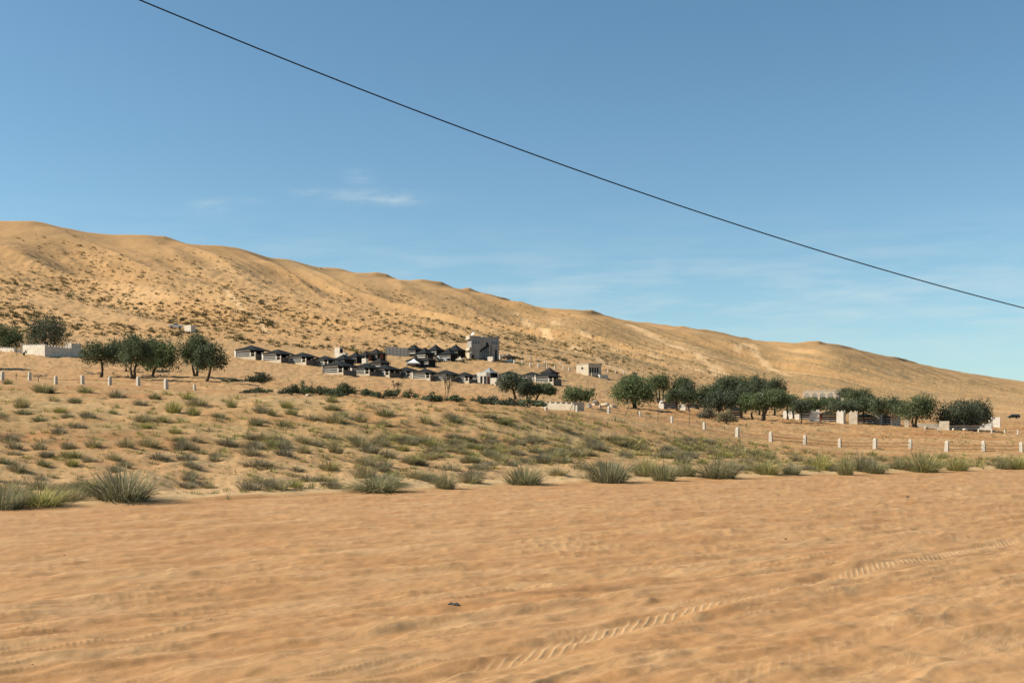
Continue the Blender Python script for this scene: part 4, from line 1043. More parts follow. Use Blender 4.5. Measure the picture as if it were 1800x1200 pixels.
square_tent(604, 643, 42, 21, 'black tent peeking behind the biggest front row tent', G3)
square_tent(626, 638, 36, 20, 'black tent between the white hut block and brown roofed tents', G3)
square_tent(643, 634, 32, 18, 'brown roofed tent joined to bigger one with rust red wall', G3, 'brown', 'red')
square_tent(661, 633, 40, 21, 'biggest brown roofed tent with rust red wall above the front row', G3, 'brown', 'red')
square_tent(668, 648, 38, 20, 'dark brown tent right above third front row tent', G3, 'brown', 'dark')
square_tent(728, 626, 36, 21, 'pointed black tent against the grey panel wall, first of the cluster', G4)
square_tent(766, 627, 34, 22, 'pointed black tent in the middle of the cluster back row', G4)
square_tent(801, 629, 40, 24, 'pointed black tent nearest to the two storey house', G4)
square_tent(747, 634, 34, 23, 'black tent with white stripes in front of the panel wall tent', G4)
square_tent(789, 634, 36, 22, 'low striped black tent in front of the one nearest the house', G4)
square_tent(730, 644, 36, 18, 'brown black tent right behind the white pointed canopy', G4, 'brown', 'dark')
square_tent(752, 644, 32, 20, 'dark tent with open striped side next to the white canopy', G4, 'brown', 'dark')
p = hit(728, 645, 150); k = p.y/F
cn = empty('white_canopy', (p.x, p.y-1.5, p.z)); tag(cn, 'white pointed canopy standing just behind the front tent row', 'canopy')
link('canopy_cloth', roof_mesh('canopy_cloth', -1.6, 1.6, -1.6, 1.6, 1.0, (0, 0), 2.1, MT['whitecloth'], sag=.3, skirt=.3), cn)
for x, y in ((-1.5, -1.5), (1.5, -1.5), (1.5, 1.5), (-1.5, 1.5)): box_part('canopy_pole', (x-.04, x+.04, y-.04, y+.04, -.3, .95), MT['metal'], cn)

# ------------------------------------------------------------------ houses, huts and walls
def local_px(p): return p.y/F
def block(px0, px1, top, base, label, name='wall_block', cat='wall', mat='white', split=None, rz=R(-35), depth=None, crenel=0, group=None, ymin=120, Y=None, door=None):
    """a free standing masonry block between two bearings; split = bearing of its near vertical edge"""
    cpx = (px0+px1)/2; p = at(cpx, Y) if Y else hit(cpx, base, ymin); k = p.y/F
    split = split if split is not None else px0+(px1-px0)*.7
    a = (split-px0)*k/math.cos(rz); d = (px1-split)*k/max(math.sin(abs(rz)), .2)
    if depth: d = depth
    H = (base-top)*k; c_, s_ = math.cos(rz), math.sin(rz)
    # near front corner at bearing split: local (a/2, -d/2)
    ex = (split-CX)*k-((a/2)*c_-(-d/2)*s_)
    r = empty(name, (ex, p.y, p.z), rz); tag(r, label, cat, group)
    box_part('wall', (-a/2, a/2, -d/2, d/2, -1.5, H), MT[mat], r)
    if crenel:
        n = max(2, int(a/.8))
        for i in range(n): x = -a/2+(i+.5)*a/n; box_part('merlon', (x-.16, x+.16, -d/2, -d/2+.2, H+.002, H+.26), MT[mat], r, .05)
        n = max(2, int(d/.8))
        for i in range(1, n): y = -d/2+(i+.5)*d/n; box_part('merlon', (a/2-.2, a/2, y-.16, y+.16, H+.002, H+.26), MT[mat], r, .05)
    return r, a, d, H

# walled compound
pc = hit(79, 627, 120); k = pc.y/F
fw = empty('compound_wall', tuple(pc), 0); tag(fw, 'crenellated compound wall with a gate, one side cream and one in shade', 'wall')
HW = 20*k
def wall_run(parent, p0, p1, h0, mat, name, th=.3, merlons=True, zb0=0.0, zb1=0.0):
    """a wall along p0 to p1 in plan (local metres)"""
    d = Vector((p1[0]-p0[0], p1[1]-p0[1])); Ln = d.length; a = math.atan2(d.y, d.x); c_, s_ = math.cos(a), math.sin(a)
    v = []
    for (t, zb) in ((0, zb0), (Ln, zb1)):
        for o_ in (0, th):
            x, y = p0[0]+t*c_-o_*s_, p0[1]+t*s_+o_*c_; v += [(x, y, zb-2.0), (x, y, zb+h0)]
    f = [(0, 4, 5, 1), (2, 3, 7, 6), (1, 5, 7, 3), (0, 1, 3, 2), (4, 6, 7, 5)]
    o = MB().add(v, f).build(name, mat, parent)
    if merlons:
        n = int(Ln/.72)
        for i in range(n):
            t = (i+.5)*Ln/n; zb = zb0+(zb1-zb0)*t/Ln+h0
            m_ = MB(); pr = [(-.16, 0), (.16, 0), (.13, .16), (0, .27), (-.13, .16)]
            vv = [(p0[0]+(t+x)*c_-o_*s_, p0[1]+(t+x)*s_+o_*c_, zb+z+.002) for o_ in (.03, th-.03) for x, z in pr]
            m_.add(vv, [(0, 1, 2, 3, 4), (9, 8, 7, 6, 5)]+[(j, j+5, (j+1) % 5+5, (j+1) % 5) for j in range(5)]); m_.build('merlon', mat, o)
    return o, a, Ln
def rel(px, Y): x = (px-CX)/F*Y; return (x-pc.x, Y-pc.y)
Yc = pc.y
zl = lambda px, Y: at(px, Y).z-pc.z
wl, al, Ll = wall_run(fw, rel(40, Yc+5.0), rel(78.7, Yc), HW, MT['white'], 'lit_wall', zb0=.35, zb1=0)
wr, ar, Lr = wall_run(fw, rel(79.2, Yc+.05), rel(152, Yc+8.5), HW*.96, MT['white'], 'shaded_wall', zb0=0, zb1=-.35)
wf, _, _ = wall_run(fw, rel(-60, Yc+16), rel(27, Yc+6.6), HW*.66, MT['white'], 'gate_side_wall', zb0=1.7, zb1=.62)
gp = rel(27.5, Yc+6.6); gq = rel(38.5, Yc+5.2)
gate = MB().add([(gp[0], gp[1]+.1, .1), (gq[0], gq[1]+.1, .1), (gq[0], gq[1]+.1, 1.9), (gp[0], gp[1]+.1, 1.9), (gp[0], gp[1]+.2, .1), (gq[0], gq[1]+.2, .1), (gq[0], gq[1]+.2, 1.9), (gp[0], gp[1]+.2, 1.9)],
    [(0, 1, 2, 3), (7, 6, 5, 4), (3, 2, 6, 7), (0, 4, 5, 1), (0, 3, 7, 4), (1, 5, 6, 2)]).build('gate', MT['metal'], fw)
for px_, nm in ((39.3, 'gate_pillar'), (26.5, 'gate_pillar')):
    x, y = rel(px_, Yc+5.2 if px_ > 30 else Yc+6.7); box_part(nm, (x-.16, x+.16, y-.2, y+.2, -1.5, HW*(1.12 if px_ > 30 else .8)+.5), MT['white'], fw)
for px_, Yo, zz in ((45, 4.1, .95), (20, 7.1, 1.1)):                      # dark dagger shaped ornaments fixed to the wall
    x, y = rel(px_, Yc+Yo); m_ = MB()
    m_.box(x-.07, x+.07, y-.10, y-.03, zz+.1, zz+.75); m_.box(x+.07, x+.2, y-.10, y-.03, zz+.35, zz+.5); m_.box(x+.16, x+.30, y-.10, y-.03, zz+.08, zz+.36); m_.box(x-.2, x-.07, y-.10, y-.03, zz+.05, zz+.3)
    m_.build('wall_ornament', MT['void'], fw)
def jar(px, py, h, label):
    p = hit(px, py, 120); k = p.y/F; H = h*k; prof = [(.10, 0), (.30, .22), (.36, .48), (.28, .75), (.14, .86), (.19, 1.0)]
    v, f = [], []; n = 10
    for r_, z in prof:
        for j in range(n): a = 2*math.pi*j/n; v.append((r_*H*math.cos(a), r_*H*math.sin(a), z*H))
    for i in range(len(prof)-1):
        for j in range(n): f.append((i*n+j, i*n+(j+1) % n, (i+1)*n+(j+1) % n, (i+1)*n+j))
    f.append(tuple(range(n))[::-1]); f.append(tuple((len(prof)-1)*n+j for j in range(n)))
    o = MB().add(v, f).build('clay_jar', MT['bark'], None, p, smooth=True); tag(o, label, 'jar')
jar(42, 625, 6, 'dark clay jar standing beside the gate of compound wall')
block(113, 142, 602, 620, 'little crenellated white hut inside the compound wall', 'compound_hut', 'hut', split=131, Y=pc.y+14, crenel=1)

# block hut and the white vehicle on the slope
r, a, d, H = block(324, 344, 572, 583, 'small white block hut on the dune foot beside white vehicle', 'block_hut', 'hut', split=338, ymin=200)
def vehicle(px, py, wpx, label, paint, kind, rz, cat, name, ymin=200):
    p = hit(px, py, ymin); k = p.y/F; s_ = wpx*k/4.8
    r = empty(name, (p.x, p.y, p.z), rz, s_); tag(r, label, cat)
    def prism(poly, hw, inset=0.0):
        n = len(poly); v = [(x, -hw, z) for x, z in poly]+[(x, hw, z) for x, z in poly]
        return MB().add(v, [tuple(range(n))[::-1], tuple(range(n, 2*n))]+[(j, (j+1) % n, (j+1) % n+n, j+n) for j in range(n)])
    prism([(-2.35, .35), (2.35, .35), (2.4, .75), (2.2, 1.02), (1.1, 1.12), (-2.3, 1.12), (-2.4, .7)], .88).build('body', MT[paint], r)
    if kind == 'pickup': prism([(1.05, 1.12), (.55, 1.68), (-.55, 1.7), (-.75, 1.12)], .78).build('cab', MT[paint], r); wn = [(.95, 1.16), (.5, 1.6), (-.5, 1.62), (-.66, 1.16)]
    else: prism([(1.25, 1.12), (.6, 1.76), (-1.9, 1.76), (-2.3, 1.12)], .80).build('cab', MT[paint], r); wn = [(1.1, 1.16), (.56, 1.66), (-1.8, 1.66), (-2.1, 1.16)]
    g_ = prism(wn, .82); g_.build('side_window', MT['glass'], r)
    for x in (-1.45, 1.45):
        for y in (-.86, .86):
            wv = [(x+.38*math.cos(t_), y+o_, .36+.38*math.sin(t_)) for o_ in (-.12, .12) for t_ in [2*math.pi*j/14 for j in range(14)]]
            wo = MB().add(wv, [tuple(range(14)), tuple(range(14, 28))[::-1]]+[(j, (j+1) % 14, (j+1) % 14+14, j+14) for j in range(14)]).build('wheel', MT['tyre'], r)
            rv = [(x+.2*math.cos(t_), y+math.copysign(.125, y), .36+.2*math.sin(t_)) for t_ in [2*math.pi*j/10 for j in range(10)]]
            MB().add(rv, [tuple(range(10))]).build('rim', MT['panel'], wo)
    for y in (-.6, .6): box_part('headlight', (2.28, 2.36, y-.16, y+.16, .72, .9), MT['pale'], r)
    box_part('bumper', (2.36, 2.46, -.8, .8, .38, .6), MT['metal'], r)
    return r
vehicle(309, 577, 24, 'white vehicle parked on the dune foot above the merged trees', 'wpaint', 'pickup', R(200), 'vehicle', 'white_pickup')
vehicle(1782, 735, 20, 'black car on the far plain near the frame edge', 'bpaint', 'suv', R(176), 'car', 'black_car')
vehicle(780, 635, 13, 'pale car parked between the tent cluster and the two storey house', 'wpaint', 'suv', R(150), 'car', 'parked_car')
vehicle(897, 637, 14, 'white pickup parked past the two storey house by the brush shelter', 'wpaint', 'pickup', R(165), 'car', 'parked_car')

# pale hut behind the front tents
r, a, d, H = block(588, 603, 611, 627, 'plain white hut block standing behind the tents, dark side wall', 'block_hut', 'hut', split=598, ymin=180)
box_part('door', (a/2, a/2+.04, -d*.35, d*.35, -.2, H*.85), MT['void'], r)
r, a, d, H = block(590, 612, 621, 640, 'low white hut between the pale hut block and black tents', 'block_hut', 'hut', split=608, ymin=180)
r, a, d, H = block(636, 648, 630, 652, 'narrow white hut squeezed between front row tents and brown tents', 'block_hut', 'hut', split=644, ymin=180)
r, a, d, H = block(838, 862, 655, 674, 'square white hut with two dark doorways in front of the tent row', 'door_hut', 'hut', split=855, ymin=150)
for x in (-.12, .26): box_part('doorway', (a*x-.0, a*x+a*.22, -d/2-.03, -d/2, -.2, H*.66), MT['void'], r)
box_part('side_door', (a/2, a/2+.03, -d*.2, d*.25, -.2, H*.6), MT['red'], r)
block(862, 875, 664, 676, 'low white wall joining the two door hut to leaning trees', 'low_wall', 'wall', split=873, ymin=150)

# grey panel wall
p0, p1 = hit(678, 624, 200), hit(736, 629, 200)
pw = empty('panel_wall', tuple(p0)); tag(pw, 'tall grey wall of upright concrete panels behind the tent cluster', 'wall')
nP = 9; dx, dy, dz = (p1-p0)/nP
for i in range(nP):
    a0 = math.atan2(dy, dx); Ln = math.hypot(dx, dy)
    o = MB().box(.06, Ln-.06, -.07, .07, -1.0, 2.35+.12*(i % 3)).build('panel', MT['panel'], pw, (dx*i, dy*i, dz*i), a0)
    MB().box(-.07, .07, -.12, .12, -1.0, 2.6).build('pillar', MT['grey'], pw, (dx*i, dy*i, dz*i), a0)

# two storey house
p = hit(851, 632, 200); k = p.y/F; th = R(21); W_, D_, H_ = 48*k/math.cos(th), 3.6, 42*k
hs = empty('two_storey_house', (p.x-.3, p.y+1.2, p.z-.2), th); tag(hs, 'unfinished grey two storey house with dark front opening and roof dish', 'house')
h2 = H_/2; x0, x1, y0 = -W_/2, W_/2, -D_/2
gx0, gx1 = x0+W_*.30, x0+W_*.64                                  # tall gated bay
m_ = MB(); m_.box(x0, x1, y0, -y0, -1.5, H_*.97); wallh = m_.build('wall', MT['grey'], hs)
box_part('parapet', (x0, x0+W_*.32, y0+.05, y0+.25, H_*.97+.002, H_*1.0), MT['cream'], hs)
box_part('parapet', (x0+W_*.62, x1, y0+.05, y0+.25, H_*.97+.002, H_*.99), MT['grey'], hs)
for (fx0, fx1, fz0, fz1) in ((.03, .30, .62, .86), (.72, .95, .62, .84)):
    fr = box_part('window', (x0+W_*fx0, x0+W_*fx1, y0-.05, y0-.002, H_*fz0, H_*fz1), MT['panel'], hs)
    for j in range(3):
        a_, b_ = x0+W_*(fx0+(fx1-fx0)*(j+.10)/3), x0+W_*(fx0+(fx1-fx0)*(j+.90)/3)
        box_part('pane', (a_, b_, y0-.09, y0-.052, H_*(fz0+.02), H_*(fz1-.02)), MT['glass'], fr)
gz = [(gx0, -.2), (gx1, -.2), (gx1, H_*.66), (gx1-W_*.10, H_*.62), (gx0, H_*.40)]
n = len(gz); MB().add([(x, y0-.06, z) for x, z in gz]+[(x, y0-.004, z) for x, z in gz], [tuple(range(n)), tuple(range(n, 2*n))[::-1]]+[(j, j+n, (j+1) % n+n, (j+1) % n) for j in range(n)]).build('dark_opening', MT['void'], hs)
for j in range(4):
    a_ = gx0+(gx1-gx0)*(j+.12)/4; box_part('glazed_panel', (a_, a_+(gx1-gx0)*.19, y0-.10, y0-.062, .3, H_*(.34+.07*j)), MT['glass'], hs)
box_part('arched_window', (x0+W_*.53, x0+W_*.60, y0-.09, y0-.062, H_*.60, H_*.74), MT['void'], hs)
box_part('column', (gx1+.02, gx1+.26, y0-.30, y0-.07, -.8, H_*.70), MT['cream'], hs)
box_part('downpipe', (gx1+.5, gx1+.66, y0-.14, y0-.003, -.5, H_*.62), MT['void'], hs)
dr = box_part('door', (x0+W_*.86, x0+W_*.92, y0-.07, y0-.003, -.2, H_*.44), MT['void'], hs)
box_part('side_opening', (x0+W_*.01, x0+W_*.10, y0-.07, y0-.003, -.2, H_*.20), MT['void'], hs)
for z0, z1 in ((.86, 1.0), (.40, .52), (.02, .30)): box_part('lit_balcony', (x0-.62, x0-.003, y0+.02, -y0-.2, H_*z0, H_*z1), MT['cream'], hs)
dish = MB(); cx_, cz_ = x0+W_*.12, H_*.97+.9
n = 12; v = [(0, 0, -.12)]+[(.6*math.cos(t_), .6*math.sin(t_), .1) for t_ in [2*math.pi*j/n for j in range(n)]]+[(0, 0, -.16)]+[(.6*math.cos(t_), .6*math.sin(t_), .06) for t_ in [2*math.pi*j/n for j in range(n)]]
f = [(0, j+1, (j+1) % n+1) for j in range(n)]+[(n+1, (j+1) % n+n+2, j+n+2) for j in range(n)]+[(j+1, j+n+2, (j+1) % n+n+2, (j+1) % n+1) for j in range(n)]
dm = dish.add(v, f).build('satellite_dish', MT['wpaint'], hs, (cx_, 0, cz_)); dm.rotation_euler = (R(50), 0, R(-70))
box_part('dish_mast', (cx_-.05, cx_+.05, -.05, .05, H_*.97, cz_-.1), MT['metal'], hs)
box_part('roof_tank', (x0+W_*.45, x0+W_*.52, -.3, .3, H_*.97+.002, H_*1.02), MT['wpaint'], hs)
block(857, 868, 627, 635, 'low pale wall slab in front of the two storey house', 'low_wall', 'wall', split=866, ymin=200)
block(873, 882, 624, 632, 'short pale pillar wall past the two storey house', 'low_wall', 'wall', split=879, ymin=200)
def shelter(px, py, wpx, hpx, label, mat, ymin=180):
    p = hit(px, py, ymin); k = p.y/F; r = empty('brush_shelter', tuple(p), R(-30)); tag(r, label, 'shelter', 'small shelters around the house')
    w2, h_ = wpx*k*.5, hpx*k
    link('cover', roof_mesh('cover', -w2, w2, -w2*.8, w2*.8, h_*.45, (0, 0), h_, MT[mat], sag=.2, skirt=h_*.1), r)
    for x, y in ((-.9, -.7), (.9, -.7), (.9, .7), (-.9, .7)): box_part('pole', (x*w2-.05, x*w2+.05, y*w2-.05, y*w2+.05, -.6, h_*.42), MT['twig'], r)
    box_part('back_wall', (-w2*.85, w2*.85, w2*.6, w2*.68, -.8, h_*.4), MT['stone'], r)
shelter(895, 632, 20, 10, 'sagging brush shelter next to the pickup past the house', 'brown')
shelter(880, 630, 14, 7, 'thin awning strung from the house wall to the brush shelter', 'tarp')
shelter(809, 636, 13, 10, 'small sand coloured shelter with dark side before the house', 'stone')
shelter(771, 635, 12, 11, 'small pale shelter in the middle of the tent cluster', 'panel')
# flat roofed small house
r, a, d, H = block(1013, 1057, 641, 659, 'flat roofed cream house with one sunny window and shaded doorways', 'flat_roofed_house', 'house', mat='cream', split=1033, rz=R(-48), ymin=200)
box_part('roof_slab', (-a/2-.12, a/2+.12, -d/2-.12, d/2+.12, H+.002, H+.2), MT['stone'], r)
wn = box_part('window', (-a*.12, a*.12, -d/2-.05, -d/2-.002, H*.45, H*.75), MT['white'], r); box_part('pane', (-a*.08, a*.08, -d/2-.08, -d/2-.052, H*.50, H*.71), MT['void'], wn)
for i in range(4):
    y = -d/2+d*(.08+.19*i); box_part('doorway', (a/2+.002, a/2+.04, y, y+d*.11, H*(.12 if i < 3 else .0), H*.66), MT['void'], r)
box_part('terrace_wall', (a/2+1.1, a/2+1.3, -d/2, d*.1, -1.6, H*.12), MT['cream'], r)
box_part('terrace_step', (a/2+1.5, a/2+2.6, -d*.1, d*.55, -1.6, -.15), MT['white'], r)

# arched building in the grove
p = hit(1453, 704, 200); p = at(1453, max(p.y, 345)); k = p.y/F; W_ = 72*k/math.cos(R(30)); z_base = (HY-(p.z-CAMZ)/p.y*F)
H_ = (z_base-685)*k; zs = (z_base-701)*k
ab = empty('arched_building', (p.x, p.y, p.z), R(-30)); tag(ab, 'pale stone building with a row of arches rising behind the grove', 'building')
nb = 6; bw = W_/nb; spring = H_*.42
for i in range(nb):
    cxb = -W_/2+(i+.5)*bw; ra = bw*.36; pts = [(cxb-bw/2, 0), (cxb-ra, 0), (cxb-ra, spring)]
    arc = [(cxb-ra*math.cos(t_), spring+(H_*.32)*math.sin(t_)) for t_ in [math.pi*j/10 for j in range(11)]]
    v, f = [], []
    for y in (0, .35):
        v += [(x, y, z) for x, z in arc]+[(x, y, H_*.9) for x, z in arc]
    for j in range(10):
        f += [(j, j+1, j+12, j+11), (j+22, j+33, j+34, j+23), (j, j+22, j+23, j+1)]
    bay = MB().add(v, f)
    bay.box(cxb-bw/2, cxb-ra, 0, .35, -4, H_*.9); bay.box(cxb+ra, cxb+bw/2, 0, .35, -4, H_*.9); bay.build('arch_bay', MT['stone'], ab)
box_part('cornice', (-W_/2-.1, W_/2+.1, -.1, .45, H_*.9+.002, H_*.96), MT['stone'], ab)
nm = 20
for i in range(nm):
    x = -W_/2+(i+.5)*W_/nm; box_part('merlon', (x-.2, x+.2, .0, .3, H_*.96+.002, H_*1.03), MT['stone'], ab, .06)
box_part('rear_wall', (-W_/2, W_/2, 2.6, 2.9, -4, H_*.8), MT['red'] if False else MT['grey'], ab)
box_part('end_wall', (W_/2-.3, W_/2, .352, 2.598, -4, H_*.88), MT['stone'], ab)

# long low wall and stone pile below the lone spreading tree
p0 = hit(951, 716, 92); p1 = at(1010, p0.y+3)
lw = empty('low_white_wall', tuple(p0)); tag(lw, 'long low cream wall with merlons on the crest before the lone tree', 'wall')
k = p0.y/F
def lwrel(px, Y): q_ = at(px, Y); return (q_.x-p0.x, q_.y-p0.y), q_.z-p0.z
q0 = (0, 0)
wall_run(lw, (0, 0), (.8, -.5), 10*k, MT['cream'], 'end_pillar', th=.6, merlons=False)
wall_run(lw, (.82, -.48), (4.3, -2.9), 7.5*k, MT['cream'], 'front_wall', zb0=0, zb1=-.25)
wall_run(lw, (.7, 1.2), (6.0, 3.6), 9.5*k, MT['cream'], 'rear_wall', zb0=.05, zb1=.1, merlons=False)
def rock(px, py, wpx, hpx, label, seed, mat='stone', name='pale_rock', ymin=90, group=None, cat='rock'):
    p = hit(px, py, ymin); k = p.y/F; g = np.random.default_rng(seed)
    import bmesh
    bm = bmesh.new(); bmesh.ops.create_icosphere(bm, subdivisions=2, radius=1)
    ph = g.uniform(0, 6, 6)
    for v in bm.verts:
        s_ = 1+.22*math.sin(v.co.x*3+ph[0])+.18*math.sin(v.co.y*4+ph[1])+.18*math.sin(v.co.z*4+ph[2])
        v.co *= s_; v.co.x *= wpx*k*.5; v.co.y *= wpx*k*.45; v.co.z = v.co.z*hpx*k*.62+hpx*k*.3
    me = bpy.data.meshes.new(name); bm.to_mesh(me); bm.free(); me.materials.append(MT[mat])
    return tag(link(name, me, None, p, g.uniform(0, 6)), label, cat, group)
rock(540, 697, 6, 5, 'single white rock on sand below the tallest peaked bush', 1, 'white')
rock(960, 721, 7, 6, 'white rock on the crest in front of the low wall', 2, 'white')
for i, (x, y, w_, h_, s_) in enumerate(((1048, 712, 16, 9, 'biggest pale boulder of the pile under the lone spreading tree'), (1034, 716, 12, 7, 'front boulder of pile nearest the trunk of the lone tree'),
     (1064, 714, 13, 7, 'flat pale boulder in the middle of the pile'), (1078, 716, 12, 6, 'last low boulder of the pile toward the white post'), (1055, 717, 9, 5, 'small boulder lying in front of the biggest of the pile'))):
    rock(x, y, w_, h_, s_, 10+i, 'stone', group='pale boulders by the lone tree')

# buildings among the grove
GB = 'white wall blocks along the edge of the grove'
def striped(x0, x1, top, base, label, panel=None, cloth='black', ymin=150, hs=1.0):
    p = hit((x0+x1)/2, base, ymin); k = p.y/F; W_ = (x1-x0)*k/math.cos(R(12)); H_ = (base-top)*k
    r = empty('striped_tent', (p.x, p.y+1.6, p.z), R(-12)); tag(r, label, 'tent', 'low striped tents at the edge of the grove')
    h = H_*.66
    box_part('wall', (-W_/2, W_/2, -1.6, 1.8, -1, h), MT['dark'], r)
    for a_, b_ in ((.66, .86), (.38, .50), (.10, .20)): box_part('band', (-W_/2+(.22*W_ if panel else 0), W_/2, -1.64, -1.6, h*a_, h*b_), MT['pale'], r)
    if panel: box_part('door_panel', (-W_/2, -W_/2+.2*W_, -1.66, -1.602, -.3, h*.96), MT[panel], r)
    link('roof', roof_mesh('roof', -W_/2-.35, W_/2+.35, -2.0, 2.1, h+.02, (0, 0), H_, MT[cloth], sag=.2), r)
    return r
striped(1284, 1308, 713, 733, 'striped tent seen between trunks of the grove, above grey bush', ymin=150)
striped(1408, 1430, 717, 737, 'black tent with dark front between two white blocks', ymin=150)
striped(1442, 1472, 722, 741, 'striped tent with rust orange panel between two white blocks', 'red', 'brown')
striped(1507, 1538, 725, 744, 'striped tent with rust orange panel past the greyish block', 'red')
striped(1547, 1568, 726, 745, 'dark striped tent between the two plain white blocks', None)
striped(1667, 1722, 741, 756, 'long low dark tent with red front under the broadest tree', None, 'brown')
striped(1168, 1192, 703, 718, 'low dark tent roof beneath the low greyish tree', None, 'brown')
striped(1212, 1230, 709, 718, 'small tent with white band at the foot of grove mass', None, 'brown')
striped(1168, 1184, 690, 701, 'dark roof peeking between the three stemmed and round trees', None, 'brown')
block(1377, 1396, 722, 736, 'cream block beside the black tent, first of the white blocks', 'white_block', 'wall', mat='pillar', split=1391, group=GB, crenel=0, ymin=150)
block(1397, 1406, 727, 737, 'small low white block between first block and black tent', 'white_block', 'wall', mat='pillar', split=1404, group=GB, ymin=150)
block(1424, 1440, 722, 740, 'bright white block between black tent and orange panel tent', 'white_block', 'wall', mat='pillar', split=1438, group=GB, crenel=1, ymin=150)
block(1470, 1487, 724, 744, 'tall white block with shaded side after orange panel tent', 'white_block', 'wall', mat='pillar', split=1480, group=GB, crenel=1, ymin=150)
block(1493, 1508, 725, 745, 'greyish stained block with ragged top, shaded low half', 'white_block', 'wall', mat='stone', split=1505, group=GB, crenel=1, ymin=150)
block(1536, 1550, 726, 745, 'clean white block before the dark striped tent', 'white_block', 'wall', mat='pillar', split=1548, group=GB, crenel=1, ymin=150)
block(1566, 1583, 731, 748, 'last white block in the row, with broad brown side', 'white_block', 'wall', mat='pillar', split=1577, group=GB, crenel=1, ymin=150)
block(1590, 1598, 736, 750, 'stone coloured stub wall by the thick black trunk', 'white_block', 'wall', mat='stone', split=1596, group=GB, ymin=150)
block(1612, 1652, 744, 752, 'long low white wall running under the tall deep green tree', 'low_wall', 'wall', split=1650, rz=R(-15), depth=.5, ymin=150)
block(1652, 1668, 740, 755, 'rough cream block between the low wall and long dark tent', 'white_block', 'wall', mat='stone', split=1666, group=GB, ymin=150)
block(1739, 1757, 733, 750, 'pale block standing alone at desert end of the grove', 'white_block', 'wall', mat='pillar', split=1755, group=GB, ymin=150)
block(1718, 1742, 745, 755, 'low grey wall joining the broadest tree to the lone pale block', 'low_wall', 'wall', mat='panel', split=1739, ymin=150)
block(1193, 1207, 711, 720, 'little row of white stubs beneath the round tree', 'white_block', 'wall', mat='pillar', split=1204, group=GB, ymin=130)
block(1158, 1168, 709, 718, 'white domed pillar base beside the low dark tent roof', 'white_block', 'wall', mat='pillar', split=1166, group=GB, ymin=130)
rock(1163, 709, 8, 6, 'white dome topping the pillar beside low dark tent', 31, 'white', name='white_dome', ymin=130, cat='dome')
for i, (x, y, w_, h_, lab) in enumerate(((1627, 753, 5, 4, 'white rock in front of the long low white wall'), (1697, 757, 8, 5, 'pale rock before the long low dark tent'), (1676, 756, 6, 4, 'small pale rock at the end of long dark tent'))):
    rock(x, y, w_, h_, lab, 40+i, 'white', ymin=140, group='white rocks by the grove')
p = hit(1337, 697, 150); p = at(1337, 250)
sh = empty('white_sheet', (p.x, p.y, p.z)); tag(sh, 'white roof sheet glinting between treetops of the big grove', 'canopy')
kk = p.y/F; zt = (HY-(p.z-CAMZ)/p.y*F-690)*kk
link('sheet_cloth', roof_mesh('sheet_cloth', -.9, .9, -.9, .9, zt-.5, (0, 0), zt, MT['whitecloth'], sag=.1), sh)
for x in (-.8, .8): box_part('mast', (x-.05, x+.05, -.05, .05, -.5, zt-.5), MT['metal'], sh)

# ------------------------------------------------------------------ fence posts, wires and stakes
def make_post():
    m_ = MB(); w_ = .20
    m_.box(-w_, w_, -w_, w_, -.6, .98); m_.v[4:8] = [(x*.93, y*.93, z) for x, y, z in m_.v[4:8]]
    me_v = list(m_.v); s = m_.build('fence_post', MT['postw'])
    cp = MB(); a_ = w_*.93
    cp.add([(-a_, -a_, .982), (a_, -a_, .982), (a_, a_, .982), (-a_, a_, .982), (-a_*.72, -a_*.72, 1.10), (a_*.72, -a_*.72, 1.10), (a_*.72, a_*.72, 1.10), (-a_*.72, a_*.72, 1.10), (0, 0, 1.20)],
           [(0, 3, 2, 1), (0, 1, 5, 4), (1, 2, 6, 5), (2, 3, 7, 6), (3, 0, 4, 7), (4, 5, 8), (5, 6, 8), (6, 7, 8), (7, 4, 8)])
    cp.build('post_cap', MT['postw'], s); return s
POST = make_post(); pfirst = [True]
def post(px, base, hpx, label, group, ymin, rz=R(-38), Y=None, slim=1.0):
    p = at(px, Y) if Y else hit(px, base, ymin); k = p.y/F; s_ = hpx*k/1.2*.94
    o = POST if pfirst[0] else copy_tree(POST); pfirst[0] = False
    o.location = p; o.rotation_euler = (R(random.uniform(-2, 2)), R(random.uniform(-2, 2)), rz+R(random.uniform(-4, 4))); o.scale = (s_*slim, s_*slim, s_)
    tag(o, label, 'post', group); return p, s_
ORD = ['first', 'second', 'third', 'fourth', 'fifth', 'sixth', 'seventh', 'eighth', 'ninth', 'tenth', 'eleventh', 'twelfth', 'thirteenth', 'fourteenth', 'fifteenth']
LP = [(-45, 668, 16), (4, 668, 17), (52, 668, 16), (98, 675, 16), (145, 675, 17), (193, 677, 17), (243, 678, 18), (292, 684, 20), (342, 686, 12)]
RP = [(1014, 724, 13), (1070, 727, 15), (1125, 733, 11), (1181, 743, 13), (1238, 755, 14), (1296, 768, 19), (1355, 776, 19), (1415, 781, 18), (1476, 786, 17), (1538, 788, 20), (1600, 788, 18), (1664, 793, 21), (1729, 793, 20), (1795, 794, 19), (1862, 795, 20)]
lpts, rpts = [], []
for i, (px, b_, h_) in enumerate(LP):
    lab = ('white post outside the view before the first white post' if i == 0 else f'{ORD[i-1]} white fence post from the frame edge below the walled compound')
    if i == 8: lab = 'short half buried white post ending the fence below the merged trees'
    lpts.append(post(px, b_, h_, lab, 'white posts of the fence below the walled compound', 95, Y=None))
for i, (px, b_, h_) in enumerate(RP):
    lab = f'{ORD[i]} white fence post counted from the lone spreading tree'
    if px > 1800: lab = 'white post outside the view after the last white post'
    rpts.append(post(px, b_, h_, lab, 'white posts of the fence below the grove', 88))
